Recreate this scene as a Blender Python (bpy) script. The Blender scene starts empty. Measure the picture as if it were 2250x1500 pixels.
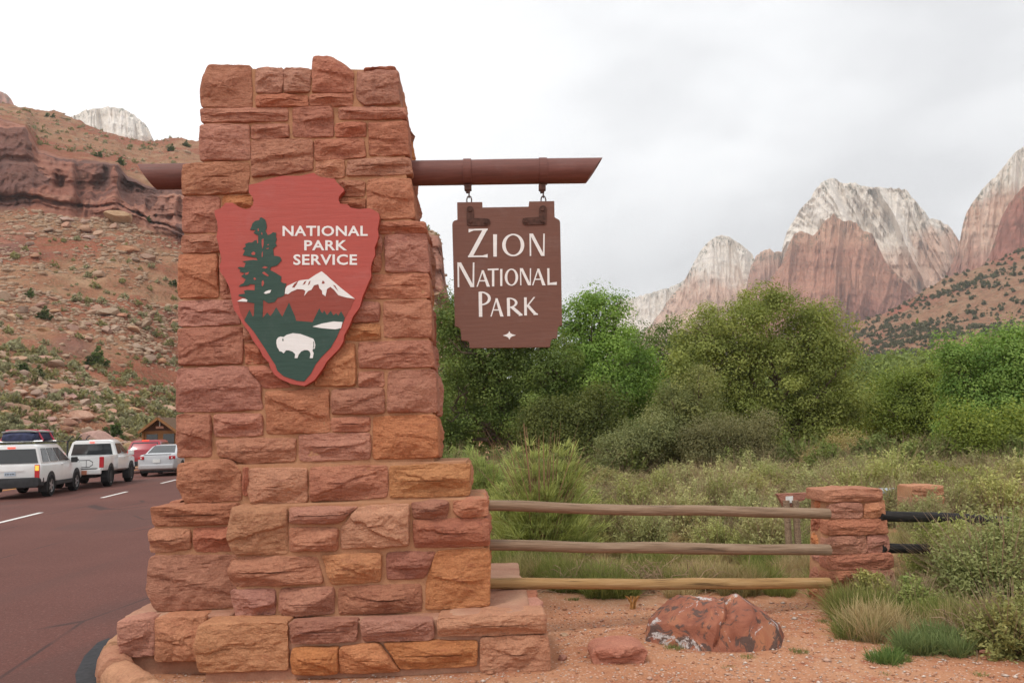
import bpy, bmesh, math, random
import numpy as np
from mathutils import Vector, Matrix

# ------------------------------------------------------------------ camera, sky, sun
scene = bpy.context.scene
col = scene.collection
F = 1750.0                       # focal length in photo pixels (2250 wide)
PITCH = math.atan(195.0 / F)
ROLL = 0.027
EYE = np.array([0.0, 0.0, 1.7])

cam_d = bpy.data.cameras.new('camera')
cam_d.sensor_width = 36.0
cam_d.lens = 36.0 * F / 2250.0
cam_d.clip_start = 0.1
cam_d.clip_end = 20000.0
cam = bpy.data.objects.new('camera', cam_d)
col.objects.link(cam)
cam.matrix_world = (Matrix.Translation(Vector(EYE)) @ Matrix.Rotation(math.pi / 2 + PITCH, 4, 'X')
                    @ Matrix.Rotation(-ROLL, 4, 'Z'))
scene.camera = cam

SUN_EL, SUN_AZ = math.radians(58), math.radians(215)   # azimuth clockwise from +Y: behind and left of the viewer
sun_dir = Vector((math.sin(SUN_AZ) * math.cos(SUN_EL), math.cos(SUN_AZ) * math.cos(SUN_EL), math.sin(SUN_EL)))
world = bpy.data.worlds.new('World')
scene.world = world
world.use_nodes = True
wn, wl = world.node_tree.nodes, world.node_tree.links
wn.clear()
out = wn.new('ShaderNodeOutputWorld')
bg = wn.new('ShaderNodeBackground')
bg.inputs['Strength'].default_value = 0.1
sky = wn.new('ShaderNodeTexSky')
sky.sky_type = 'NISHITA'
sky.sun_disc = False
sky.sun_elevation = SUN_EL
sky.sun_rotation = SUN_AZ
tc = wn.new('ShaderNodeTexCoord')
mp = wn.new('ShaderNodeMapping')
mp.inputs['Scale'].default_value = (1.0, 1.0, 2.6)
mp.inputs['Location'].default_value = (0.55, 0.1, 0.35)
wl.new(tc.outputs['Generated'], mp.inputs['Vector'])
nz = wn.new('ShaderNodeTexNoise')
nz.inputs['Scale'].default_value = 1.55
nz.inputs['Detail'].default_value = 6.0
nz.inputs['Roughness'].default_value = 0.5
nz.inputs['Distortion'].default_value = 0.35
wl.new(mp.outputs['Vector'], nz.inputs['Vector'])
rp = wn.new('ShaderNodeValToRGB')
rp.color_ramp.elements[0].position = 0.36
rp.color_ramp.elements[0].color = (8.0, 8.08, 8.25, 1)
rp.color_ramp.elements[1].position = 0.6
rp.color_ramp.elements[1].color = (11.6, 11.7, 11.8, 1)
wl.new(nz.outputs['Fac'], rp.inputs['Fac'])
# the cloud deck is thinner, and so brighter, on the side where the sun stands behind it (west = left)
sep = wn.new('ShaderNodeSeparateXYZ')
wl.new(tc.outputs['Generated'], sep.inputs['Vector'])
mr = wn.new('ShaderNodeMapRange')
mr.inputs['From Min'].default_value = -0.25
mr.inputs['From Max'].default_value = 0.12
mr.inputs['To Min'].default_value = 0.85
mr.inputs['To Max'].default_value = 0.0
wl.new(sep.outputs['X'], mr.inputs['Value'])
mx1 = wn.new('ShaderNodeMix'); mx1.data_type = 'RGBA'
wl.new(mr.outputs['Result'], mx1.inputs['Factor'])
wl.new(rp.outputs['Color'], mx1.inputs['A'])
mx1.inputs['B'].default_value = (12.6, 12.6, 12.6, 1)
mx2 = wn.new('ShaderNodeMix'); mx2.data_type = 'RGBA'
mx2.inputs['Factor'].default_value = 0.94
wl.new(sky.outputs['Color'], mx2.inputs['A'])
wl.new(mx1.outputs['Result'], mx2.inputs['B'])
wl.new(mx2.outputs['Result'], bg.inputs['Color'])
wl.new(bg.outputs['Background'], out.inputs['Surface'])

sd = bpy.data.lights.new('sun', 'SUN')
sd.energy = 1.5
sd.angle = math.radians(11)
sd.color = (1.0, 0.95, 0.88)
sun = bpy.data.objects.new('sun', sd)
col.objects.link(sun)
sun.rotation_euler = sun_dir.to_track_quat('Z', 'Y').to_euler()

vs = scene.view_settings
vs.view_transform = 'Standard'
vs.look = 'None'
vs.exposure = 0.18
vs.gamma = 1.0
scene.render.engine = 'CYCLES'

# ------------------------------------------------------------------ helpers: geometry of the view
cp, sp_, cr, sr = math.cos(PITCH), math.sin(PITCH), math.cos(ROLL), math.sin(ROLL)
def ray(px, py):
    u = (np.asarray(px, float) - 1125.0) / F
    v = (750.0 - np.asarray(py, float)) / F
    ul = u * cr + v * sr
    vl = -u * sr + v * cr
    return np.stack([ul, cp - vl * sp_, sp_ + vl * cp], -1)
def at(px, py, D):
    """point seen at a pixel, D metres down the view axis (world Y)"""
    d = ray(px, py)
    k = np.asarray(D, float) / d[..., 1]
    return EYE + d * k[..., None]
def at_z(px, py, z):
    d = ray(px, py)
    return EYE + d * ((z - EYE[2]) / d[..., 2])[..., None]
class Plane:
    """upright wall plane D metres away at x=0, turned by yaw, leaning back by batter"""
    def __init__(self, D, yaw=0.025, batter=0.0, z0=0.0):
        self.A = np.array([math.cos(yaw), math.sin(yaw), 0.0])
        self.B = np.array([0.0, batter, 1.0]); self.B /= np.linalg.norm(self.B)
        self.N = np.cross(self.A, self.B)          # towards the viewer
        self.p0 = np.array([0.0, D, z0])
    def hit(self, px, py):
        d = ray(px, py)
        k = ((self.p0 - EYE) @ self.N) / (d @ self.N)
        return EYE + d * k[..., None]
    def uv(self, px, py):
        p = self.hit(np.asarray(px), np.asarray(py)) - self.p0
        return np.stack([p @ self.A, p @ self.B], -1)
    def xyz(self, ab, h):
        return self.p0 + ab[..., :1] * self.A + ab[..., 1:2] * self.B + np.asarray(h)[..., None] * self.N

# ------------------------------------------------------------------ helpers: noise
def _h(ix, iy, iz, seed):
    h = (ix.astype(np.uint32) * np.uint32(374761393) + iy.astype(np.uint32) * np.uint32(668265263)
         + iz.astype(np.uint32) * np.uint32(2147483647) + np.uint32((seed * 1274126177) & 0xffffffff))
    h = (h ^ (h >> np.uint32(13))) * np.uint32(1274126177)
    h = (h ^ (h >> np.uint32(15))) * np.uint32(2246822519)
    h = h ^ (h >> np.uint32(13))
    return h.astype(np.float64) / 4294967295.0
def vnoise(P, seed=0):
    P = np.asarray(P, float)
    i = np.floor(P).astype(np.int64); f = P - i
    f = f * f * f * (f * (f * 6 - 15) + 10)
    r = 0
    for dx in (0, 1):
        wx = f[..., 0] if dx else 1 - f[..., 0]
        for dy in (0, 1):
            wy = f[..., 1] if dy else 1 - f[..., 1]
            for dz in (0, 1):
                wz = f[..., 2] if dz else 1 - f[..., 2]
                r = r + wx * wy * wz * _h(i[..., 0] + dx, i[..., 1] + dy, i[..., 2] + dz, seed)
    return r * 2 - 1
def fbm(P, oct=4, seed=0, gain=0.5, ridged=False):
    P = np.asarray(P, float); s = 0; a = 1.0; t = 0
    for k in range(oct):
        n = vnoise(P * 2.03 ** k + k * 17.3, seed + k)
        if ridged: n = 1 - 2 * np.abs(n)
        s = s + a * n; t += a; a *= gain
    return s / t

# ------------------------------------------------------------------ helpers: objects
def mesh_np(name, V, Fc, smooth=False, attr=None, colattr=None):
    V = np.ascontiguousarray(V, np.float32); Fc = np.ascontiguousarray(Fc, np.int32)
    me = bpy.data.meshes.new(name)
    me.vertices.add(len(V)); me.vertices.foreach_set('co', V.ravel())
    me.loops.add(Fc.size); me.loops.foreach_set('vertex_index', Fc.ravel())
    me.polygons.add(len(Fc))
    me.polygons.foreach_set('loop_start', np.arange(len(Fc), dtype=np.int32) * Fc.shape[1])
    me.update(calc_edges=True)
    if smooth: me.polygons.foreach_set('use_smooth', np.ones(len(Fc), bool))
    if attr:
        for k, v in attr.items():
            a = me.attributes.new(k, 'FLOAT', 'POINT'); a.data.foreach_set('value', np.ascontiguousarray(v, np.float32))
    if colattr is not None:
        a = me.color_attributes.new('Col', 'FLOAT_COLOR', 'POINT')
        c = np.ones((len(V), 4), np.float32); c[:, :3] = colattr
        a.data.foreach_set('color', c.ravel())
    return me
def link(name, me, material=None, parent=None):
    o = bpy.data.objects.new(name, me); col.objects.link(o)
    if material is not None and me is not None and len(me.materials) == 0: me.materials.append(material)
    if parent is not None: o.parent = parent
    return o
def tag(o, label=None, cat=None, group=None, kind=None):
    if label: o['label'] = label
    if cat: o['category'] = cat
    if group: o['group'] = group
    if kind: o['kind'] = kind
    return o
def empty(name, loc, rz=0.0):
    o = bpy.data.objects.new(name, None); col.objects.link(o)
    o.location = loc; o.rotation_euler = (0, 0, rz); o.empty_display_size = 0.3
    return o
def loc_of(o): return np.array(o.location) if o is not None else np.zeros(3)
def bm_mesh(name, bm, smooth_angle=None):
    me = bpy.data.meshes.new(name); bm.normal_update(); bm.to_mesh(me); bm.free()
    if smooth_angle:
        me.polygons.foreach_set('use_smooth', np.ones(len(me.polygons), bool)); me.set_sharp_from_angle(angle=math.radians(smooth_angle))
    return me
def pydata(name, V, Fc):
    me = bpy.data.meshes.new(name); me.from_pydata([tuple(v) for v in V], [], [tuple(f) for f in Fc]); me.update(); return me
def grid_faces(nr, nc, wrap=False):
    r = np.arange(nr - 1)[:, None]; c = np.arange(nc if wrap else nc - 1)[None, :]
    c2 = (c + 1) % nc
    return np.stack([r * nc + c, r * nc + c2, (r + 1) * nc + c2, (r + 1) * nc + c], -1).reshape(-1, 4)
def box_bm(bm, cx, cy, cz, sx, sy, sz, rot=None, bev=0.0):
    r = bmesh.ops.create_cube(bm, size=1.0)
    vsx = r['verts']
    bmesh.ops.scale(bm, vec=(sx, sy, sz), verts=vsx)
    if bev > 0:
        es = list({e for v in vsx for e in v.link_edges})
        rb = bmesh.ops.bevel(bm, geom=es, offset=bev, segments=2, affect='EDGES', profile=0.6)
        vsx = list({v for f in rb['faces'] for v in f.verts} | {v for v in vsx if v.is_valid})
    if rot is not None: bmesh.ops.rotate(bm, cent=(0, 0, 0), matrix=rot, verts=vsx)
    bmesh.ops.translate(bm, vec=(cx, cy, cz), verts=vsx)
def box_obj(name, c, s, m, parent=None, rot=None, bev=0.0, sub=None):
    bm = bmesh.new(); box_bm(bm, *c, *s, rot=rot, bev=bev)
    return link(name, bm_mesh(name, bm), m, parent)
def tube(path, rad, n=8, cap=True):
    """V, F of a tube along a path of points with a radius each"""
    path = np.asarray(path, float); rad = np.broadcast_to(np.asarray(rad, float), (len(path),))
    t = np.gradient(path, axis=0); t /= np.linalg.norm(t, axis=1)[:, None] + 1e-9
    ref = np.array([0, 0, 1.0]) if abs(t[0, 2]) < 0.9 else np.array([1.0, 0, 0])
    u = np.cross(t, ref); u /= np.linalg.norm(u, axis=1)[:, None] + 1e-9
    w = np.cross(t, u)
    a = np.linspace(0, 2 * math.pi, n, endpoint=False)
    V = path[:, None] + rad[:, None, None] * (np.cos(a)[None, :, None] * u[:, None] + np.sin(a)[None, :, None] * w[:, None])
    V = V.reshape(-1, 3); Fc = [tuple(f) for f in grid_faces(len(path), n, True)]
    if cap:
        Fc.append(tuple(range(n))[::-1]); Fc.append(tuple(range(len(V) - n, len(V))))
    return V, Fc
def join(parts):
    Vs, Fs, o = [], [], 0
    for V, Fc in parts:
        Vs.append(np.asarray(V)); Fs += [tuple(int(i) + o for i in f) for f in Fc]; o += len(V)
    return np.concatenate(Vs), Fs
def prism(pts2, plane, h0, h1):
    """closed prism over a (possibly concave) outline in plane coordinates, from height h0 to h1 along the normal"""
    bm = bmesh.new()
    P = plane.xyz(np.asarray(pts2), np.full(len(pts2), h0))
    f = bm.faces.new([bm.verts.new(p) for p in P])
    r = bmesh.ops.extrude_face_region(bm, geom=[f])
    ve = [g for g in r['geom'] if isinstance(g, bmesh.types.BMVert)]
    bmesh.ops.translate(bm, vec=Vector(plane.N * (h1 - h0)), verts=ve)
    bmesh.ops.recalc_face_normals(bm, faces=bm.faces[:])
    bmesh.ops.triangulate(bm, faces=[q for q in bm.faces if len(q.verts) > 4])
    return bm
def shift(bm, o):
    bmesh.ops.translate(bm, vec=-Vector(loc_of(o)), verts=bm.verts[:])
    return bm

# ------------------------------------------------------------------ helpers: materials
def L(c):   # sRGB 0-255 to linear
    return tuple((x / 255 / 12.92) if x / 255 <= 0.04045 else ((x / 255 + 0.055) / 1.055) ** 2.4 for x in c)
class M:
    """small node-graph builder"""
    def __init__(self, name, rough=0.9, spec=0.3):
        self.m = bpy.data.materials.new(name); self.m.use_nodes = True
        self.n, self.l = self.m.node_tree.nodes, self.m.node_tree.links
        self.b = self.n['Principled BSDF']
        self.b.inputs['Roughness'].default_value = rough
        self.b.inputs['Specular IOR Level'].default_value = spec
        self._tc = None; self._oi = None
    def co(self, kind='Object'):
        if self._tc is None: self._tc = self.n.new('ShaderNodeTexCoord')
        return self._tc.outputs[kind]
    def rnd(self):
        if self._oi is None: self._oi = self.n.new('ShaderNodeObjectInfo')
        return self._oi.outputs['Random']
    def mapping(self, v, scale=(1, 1, 1), loc=None):
        q = self.n.new('ShaderNodeMapping'); q.inputs['Scale'].default_value = scale
        self.l.new(v, q.inputs['Vector'])
        if loc is not None: self.l.new(loc, q.inputs['Location'])
        return q.outputs['Vector']
    def noise(self, v, scale, detail=4, rough=0.55, dist=0.0):
        q = self.n.new('ShaderNodeTexNoise'); q.inputs['Scale'].default_value = scale; q.inputs['Detail'].default_value = detail
        q.inputs['Roughness'].default_value = rough; q.inputs['Distortion'].default_value = dist
        self.l.new(v, q.inputs['Vector']); return q.outputs['Fac']
    def voro(self, v, scale, out='Distance', feature='F1'):
        q = self.n.new('ShaderNodeTexVoronoi'); q.inputs['Scale'].default_value = scale; q.feature = feature
        self.l.new(v, q.inputs['Vector']); return q.outputs[out]
    def ramp(self, fac, stops, interp='LINEAR'):
        q = self.n.new('ShaderNodeValToRGB'); cr_ = q.color_ramp; cr_.interpolation = interp
        while len(cr_.elements) < len(stops): cr_.elements.new(0.5)
        for e, (p, c) in zip(cr_.elements, stops):
            e.position = p; e.color = (*c, 1) if len(c) == 3 else c
        self.l.new(fac, q.inputs['Fac']); return q.outputs['Color']
    def step(self, fac, a, b):
        q = self.n.new('ShaderNodeMapRange'); q.interpolation_type = 'SMOOTHSTEP'
        q.inputs['From Min'].default_value = a; q.inputs['From Max'].default_value = b
        self.l.new(fac, q.inputs['Value']); return q.outputs['Result']
    def mix(self, fac, a, b, mode='MIX'):
        q = self.n.new('ShaderNodeMix'); q.data_type = 'RGBA'; q.blend_type = mode
        for s, x in (('Factor', fac), ('A', a), ('B', b)):
            if isinstance(x, (int, float)): q.inputs[s].default_value = x if s == 'Factor' else (x, x, x, 1)
            elif isinstance(x, tuple): q.inputs[s].default_value = (*x, 1) if len(x) == 3 else x
            else: self.l.new(x, q.inputs[s])
        return q.outputs['Result']
    def math(self, op, a, b=0.0):
        q = self.n.new('ShaderNodeMath'); q.operation = op
        for k, x in enumerate((a, b)):
            if isinstance(x, (int, float)): q.inputs[k].default_value = x
            else: self.l.new(x, q.inputs[k])
        return q.outputs[0]
    def hsv(self, c, h=0.5, s=1.0, v=1.0):
        q = self.n.new('ShaderNodeHueSaturation')
        for k, x in (('Hue', h), ('Saturation', s), ('Value', v)):
            if isinstance(x, (int, float)): q.inputs[k].default_value = x
            else: self.l.new(x, q.inputs[k])
        self.l.new(c, q.inputs['Color']); return q.outputs['Color']
    def attr(self, name, out='Fac'):
        q = self.n.new('ShaderNodeAttribute'); q.attribute_name = name; return q.outputs[out]
    def bump(self, h, strength=0.5, dist=0.02, prev=None):
        q = self.n.new('ShaderNodeBump'); q.inputs['Strength'].default_value = strength; q.inputs['Distance'].default_value = dist
        self.l.new(h, q.inputs['Height'])
        if prev is not None: self.l.new(prev, q.inputs['Normal'])
        return q.outputs['Normal']
    def done(self, color=None, normal=None, rough=None):
        if color is not None:
            if isinstance(color, tuple): self.b.inputs['Base Color'].default_value = (*color[:3], 1)
            else: self.l.new(color, self.b.inputs['Base Color'])
        if normal is not None: self.l.new(normal, self.b.inputs['Normal'])
        if rough is not None: self.l.new(rough, self.b.inputs['Roughness'])
        return self.m
def rr(m, lo, hi, seed=0.0):
    """per-object random value in lo..hi"""
    x = m.math('FRACT', m.math('ADD', m.math('MULTIPLY', m.rnd(), 7.31 + seed * 13.7), seed))
    return m.math('ADD', m.math('MULTIPLY', x, hi - lo), lo)
def simple(name, c, rough=0.6, spec=0.4, var=0.12, scale=8.0, metal=0.0):
    m = M(name, rough, spec)
    n = m.noise(m.co(), scale, 3)
    k = m.ramp(n, [(0.3, tuple(x * (1 - var) for x in c)), (0.7, tuple(min(1, x * (1 + var)) for x in c))])
    m.b.inputs['Metallic'].default_value = metal
    return m.done(k)
def sandstone(name, c, c2, dark):
    m = M(name, 0.92, 0.2)
    off = m.n.new('ShaderNodeCombineXYZ')
    for k in range(3): m.l.new(m.math('MULTIPLY', m.rnd(), 37.0 + 11 * k), off.inputs[k])
    v = m.mapping(m.co(), (1, 1, 1), off.outputs[0])
    vb = m.mapping(m.co(), (1, 1, 3.2), off.outputs[0])
    n1 = m.noise(v, 4.0, 5, 0.6, 0.4)
    n2 = m.noise(vb, 9.0, 6, 0.65, 0.3)
    n3 = m.noise(v, 70.0, 4, 0.7)
    k = m.ramp(n1, [(0.3, c), (0.68, c2)])
    k = m.mix(m.step(n2, 0.52, 0.75), k, dark)
    k = m.mix(0.35, k, m.ramp(n3, [(0.3, (0.25, 0.25, 0.25)), (0.7, (0.78, 0.78, 0.78))]), 'OVERLAY')
    k = m.mix(m.math('MULTIPLY', m.step(m.noise(m.mapping(m.co(), (5, 5, 0.7)), 1.3, 5, 0.7), 0.56, 0.72), 0.35), k, tuple(x * 0.62 for x in dark))
    k = m.hsv(k, rr(m, 0.495, 0.506, 0.3), rr(m, 0.86, 1.02, 0.6), rr(m, 1.04, 1.26, 0.1))
    b1 = m.bump(n2, 0.85, 0.045)
    b2 = m.bump(m.noise(v, 36.0, 8, 0.75), 0.75, 0.016, b1)
    b3 = m.bump(n3, 0.4, 0.004, b2)
    return m.done(k, b3)
MAT = {}
MAT['r'] = sandstone('red sandstone', (0.370, 0.142, 0.086), (0.44, 0.184, 0.110), (0.295, 0.102, 0.066))
MAT['o'] = sandstone('orange sandstone', (0.44, 0.162, 0.066), (0.49, 0.195, 0.080), (0.36, 0.120, 0.056))
MAT['p'] = sandstone('purple sandstone', (0.31, 0.115, 0.072), (0.38, 0.150, 0.088), (0.25, 0.085, 0.056))
MAT['t'] = sandstone('tan sandstone', (0.41, 0.175, 0.085), (0.46, 0.205, 0.098), (0.35, 0.130, 0.064))
def mortar():
    m = M('mortar', 0.95, 0.1)
    n = m.noise(m.co(), 6, 5); n2 = m.noise(m.co(), 90, 3, 0.7)
    k = m.ramp(n, [(0.3, (0.36, 0.175, 0.095)), (0.7, (0.45, 0.245, 0.14))])
    k = m.mix(0.3, k, m.ramp(n2, [(0.3, (0.3, 0.3, 0.3)), (0.7, (0.75, 0.75, 0.75))]), 'OVERLAY')
    return m.done(k, m.bump(n2, 0.5, 0.005, m.bump(n, 0.4, 0.03)))
MAT['mortar'] = mortar()
def slabtop():
    m = M('weathered stone cap', 0.95, 0.1)
    n = m.noise(m.co(), 3.5, 6); n2 = m.noise(m.co(), 60, 4, 0.7)
    k = m.ramp(n, [(0.3, (0.36, 0.175, 0.115)), (0.5, (0.42, 0.23, 0.155)), (0.7, (0.48, 0.285, 0.19))])
    k = m.mix(0.3, k, m.ramp(n2, [(0.3, (0.3, 0.3, 0.3)), (0.7, (0.75, 0.75, 0.75))]), 'OVERLAY')
    return m.done(k, m.bump(n2, 0.4, 0.006, m.bump(n, 0.5, 0.04)))
MAT['cap'] = slabtop()

# ------------------------------------------------------------------ ground and road
ROAD_R = np.array([(-1.2, -20), (-1.5, 3.6), (-1.95, 4.7), (-2.45, 5.22), (-2.92, 5.75), (-3.22, 6.3), (-3.36, 6.9), (-3.5, 7.8), (-4.2, 11.0), (-9.9, 32), (-17.0, 70.0)])
def lane(D): return -7.9 - 0.19 * D
def road_right(y): return np.interp(y, ROAD_R[:, 1], ROAD_R[:, 0])
def road_left(y): return lane(y) - 6.3
def ground_z(x, y):
    P = np.stack([x, y, np.zeros_like(x)], -1)
    z = 0.035 * fbm(P * 0.55, 3, 5) + 0.012 * fbm(P * 3.1, 3, 6)
    d = np.sqrt((x - 0.0) ** 2 + (y - 9) ** 2)
    z = z * np.clip((60 - d) / 40, 0, 1)
    far = np.clip((y - 9) / 20, 0, 1) * np.clip((x + 2) / 3, 0, 1)
    z = z - 0.12 * far
    inside = np.clip(np.minimum(road_right(y) + 0.28 - x, x - road_left(y) + 0.5) / 0.25, 0, 1) * (y < 71)
    return z * (1 - inside) - 0.05 * inside
def axis(lo, hi, dlo, dhi, step, far):
    mid = np.arange(dlo, dhi, step)
    g = np.geomspace(0.3, 1, 30)
    a = dlo - (np.geomspace(1, 1 + (dlo - lo), 34) - 1)[::-1][:-1]
    b = mid[-1] + (np.geomspace(1, 1 + (hi - mid[-1]), 34) - 1)[1:]
    return np.concatenate([a, mid, b])
gx = axis(-3500, 3500, -5, 6.5, 0.06, 0); gy = axis(-300, 4000, 3.2, 12, 0.06, 0)
X, Y = np.meshgrid(gx, gy)
Z = ground_z(X.ravel(), Y.ravel())
def soil():
    m = M('red sandy soil and gravel', 0.97, 0.1)
    v = m.co()
    n1 = m.noise(v, 0.7, 5); n2 = m.noise(v, 5, 5, 0.6); n3 = m.noise(v, 60, 5, 0.75)
    k = m.ramp(n1, [(0.32, (0.37, 0.158, 0.084)), (0.5, (0.45, 0.218, 0.122)), (0.7, (0.48, 0.268, 0.160))])
    k = m.mix(m.step(n2, 0.5, 0.72), k, (0.36, 0.14, 0.08))
    vo = m.voro(v, 42)
    gp = m.math('MULTIPLY', m.step(m.voro(v, 42, 'Color'), 0.55, 0.7), m.step(vo, 0.42, 0.3))
    k = m.mix(gp, k, m.ramp(m.noise(v, 25, 2), [(0.35, (0.52, 0.30, 0.22)), (0.65, (0.60, 0.45, 0.36))]))
    k = m.mix(0.4, k, m.ramp(n3, [(0.3, (0.25, 0.25, 0.25)), (0.7, (0.8, 0.8, 0.8))]), 'OVERLAY')
    # away from the trodden verge the ground carries dry litter and low green
    sx = m.n.new('ShaderNodeSeparateXYZ'); m.l.new(v, sx.inputs[0])
    veg = m.math('MULTIPLY', m.step(sx.outputs['Y'], 7.3, 9.5), m.step(m.noise(v, 1.3, 5), 0.35, 0.6))
    k = m.mix(m.math('MULTIPLY', veg, 0.75), k, m.ramp(m.noise(v, 8, 4), [(0.35, (0.13, 0.12, 0.045)), (0.65, (0.28, 0.19, 0.10))]))
    return m.done(k, m.bump(n3, 0.7, 0.012, m.bump(n2, 0.5, 0.03)))
MAT['soil'] = soil()
g = link('ground', mesh_np('ground', np.stack([X.ravel(), Y.ravel(), Z], -1), grid_faces(len(gy), len(gx)), True), MAT['soil'])
tag(g, 'red sandy ground strewn with pale gravel', kind='structure')

def asphalt():
    m = M('red chip-sealed asphalt', 0.85, 0.25)
    v = m.co()
    n1 = m.noise(v, 0.35, 4); n3 = m.noise(v, 55, 4, 0.75); n4 = m.noise(v, 220, 2)
    k = m.ramp(n1, [(0.3, (0.106, 0.040, 0.031)), (0.7, (0.140, 0.055, 0.043))])
    k = m.mix(0.55, k, m.ramp(n3, [(0.3, (0.2, 0.2, 0.2)), (0.7, (0.8, 0.8, 0.8))]), 'OVERLAY')
    k = m.mix(m.math('MULTIPLY', m.step(m.noise(v, 26, 3, 0.7), 0.55, 0.68), 0.35), k, (0.26, 0.15, 0.12)); tr = m.noise(m.mapping(v, (0.9, 0.05, 1)), 1.2, 3)
    k = m.mix(m.math('MULTIPLY', m.step(tr, 0.52, 0.7), 0.4), k, (0.10, 0.046, 0.038))
    ck = m.math('MULTIPLY', m.step(m.voro(m.mapping(v, (0.5, 0.16, 1)), 1.0, 'Distance', 'DISTANCE_TO_EDGE'), 0.012, 0.003), m.step(m.noise(v, 0.4, 3), 0.48, 0.6))
    k = m.mix(m.math('MULTIPLY', ck, 0.7), k, (0.035, 0.025, 0.024))
    pt = m.step(m.noise(m.mapping(v, (0.35, 0.12, 1)), 0.8, 2), 0.60, 0.62)
    k = m.mix(m.math('MULTIPLY', pt, 0.35), k, (0.085, 0.046, 0.040))
    return m.done(k, m.bump(n3, 0.6, 0.008))
MAT['asphalt'] = asphalt()
ys = np.concatenate([np.arange(-20, 12, 0.5), np.arange(12, 71, 2.0)])
Vr = []
for y in ys:
    for t in np.linspace(0, 1, 9):
        Vr.append((road_left(y) * (1 - t) + road_right(y) * t, y, 0.004))
road = tag(link('road', mesh_np('road', np.array(Vr), grid_faces(len(ys), 9)), MAT['asphalt']), 'dark red asphalt road curving past the stone sign', kind='structure')
MAT['wpaint'] = simple('white road paint', (0.72, 0.70, 0.66), 0.7, 0.3, 0.15, 12)
MAT['ypaint'] = simple('yellow road paint', (0.60, 0.26, 0.03), 0.7, 0.3, 0.15, 12)
def dash(y0, y1, off, w, m, name):
    n = max(2, int((y1 - y0) / 2) + 1); yy = np.linspace(y0, y1, n)
    V = np.array([(lane(y) + off + s * w / 2, y, 0.009) for y in yy for s in (-1, 1)])
    return link(name, mesh_np(name, V, grid_faces(n, 2)), m, road)
for k in range(-1, 6):
    y0 = 17.3 + k * 7.15
    dash(y0, y0 + 2.6, 0.0, 0.13, MAT['wpaint'], 'lane_dash')
dash(10, 66, -5.3, 0.14, MAT['ypaint'], 'edge_line')

# fresh dark sealing patch by the kerb
MAT['patch'] = simple('dark bitumen patch', (0.035, 0.036, 0.040), 0.8, 0.3, 0.3, 20)
pp = at_z(np.array([165, 185, 215, 240, 250, 240, 232, 200, 170]), np.array([1480, 1440, 1410, 1400, 1420, 1450, 1520, 1530, 1520]), 0.0075)
bm = bmesh.new(); bm.faces.new([bm.verts.new(p) for p in pp][::-1])
link('tar_patch', bm_mesh('tar_patch', bm), MAT['patch'], road)

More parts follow.
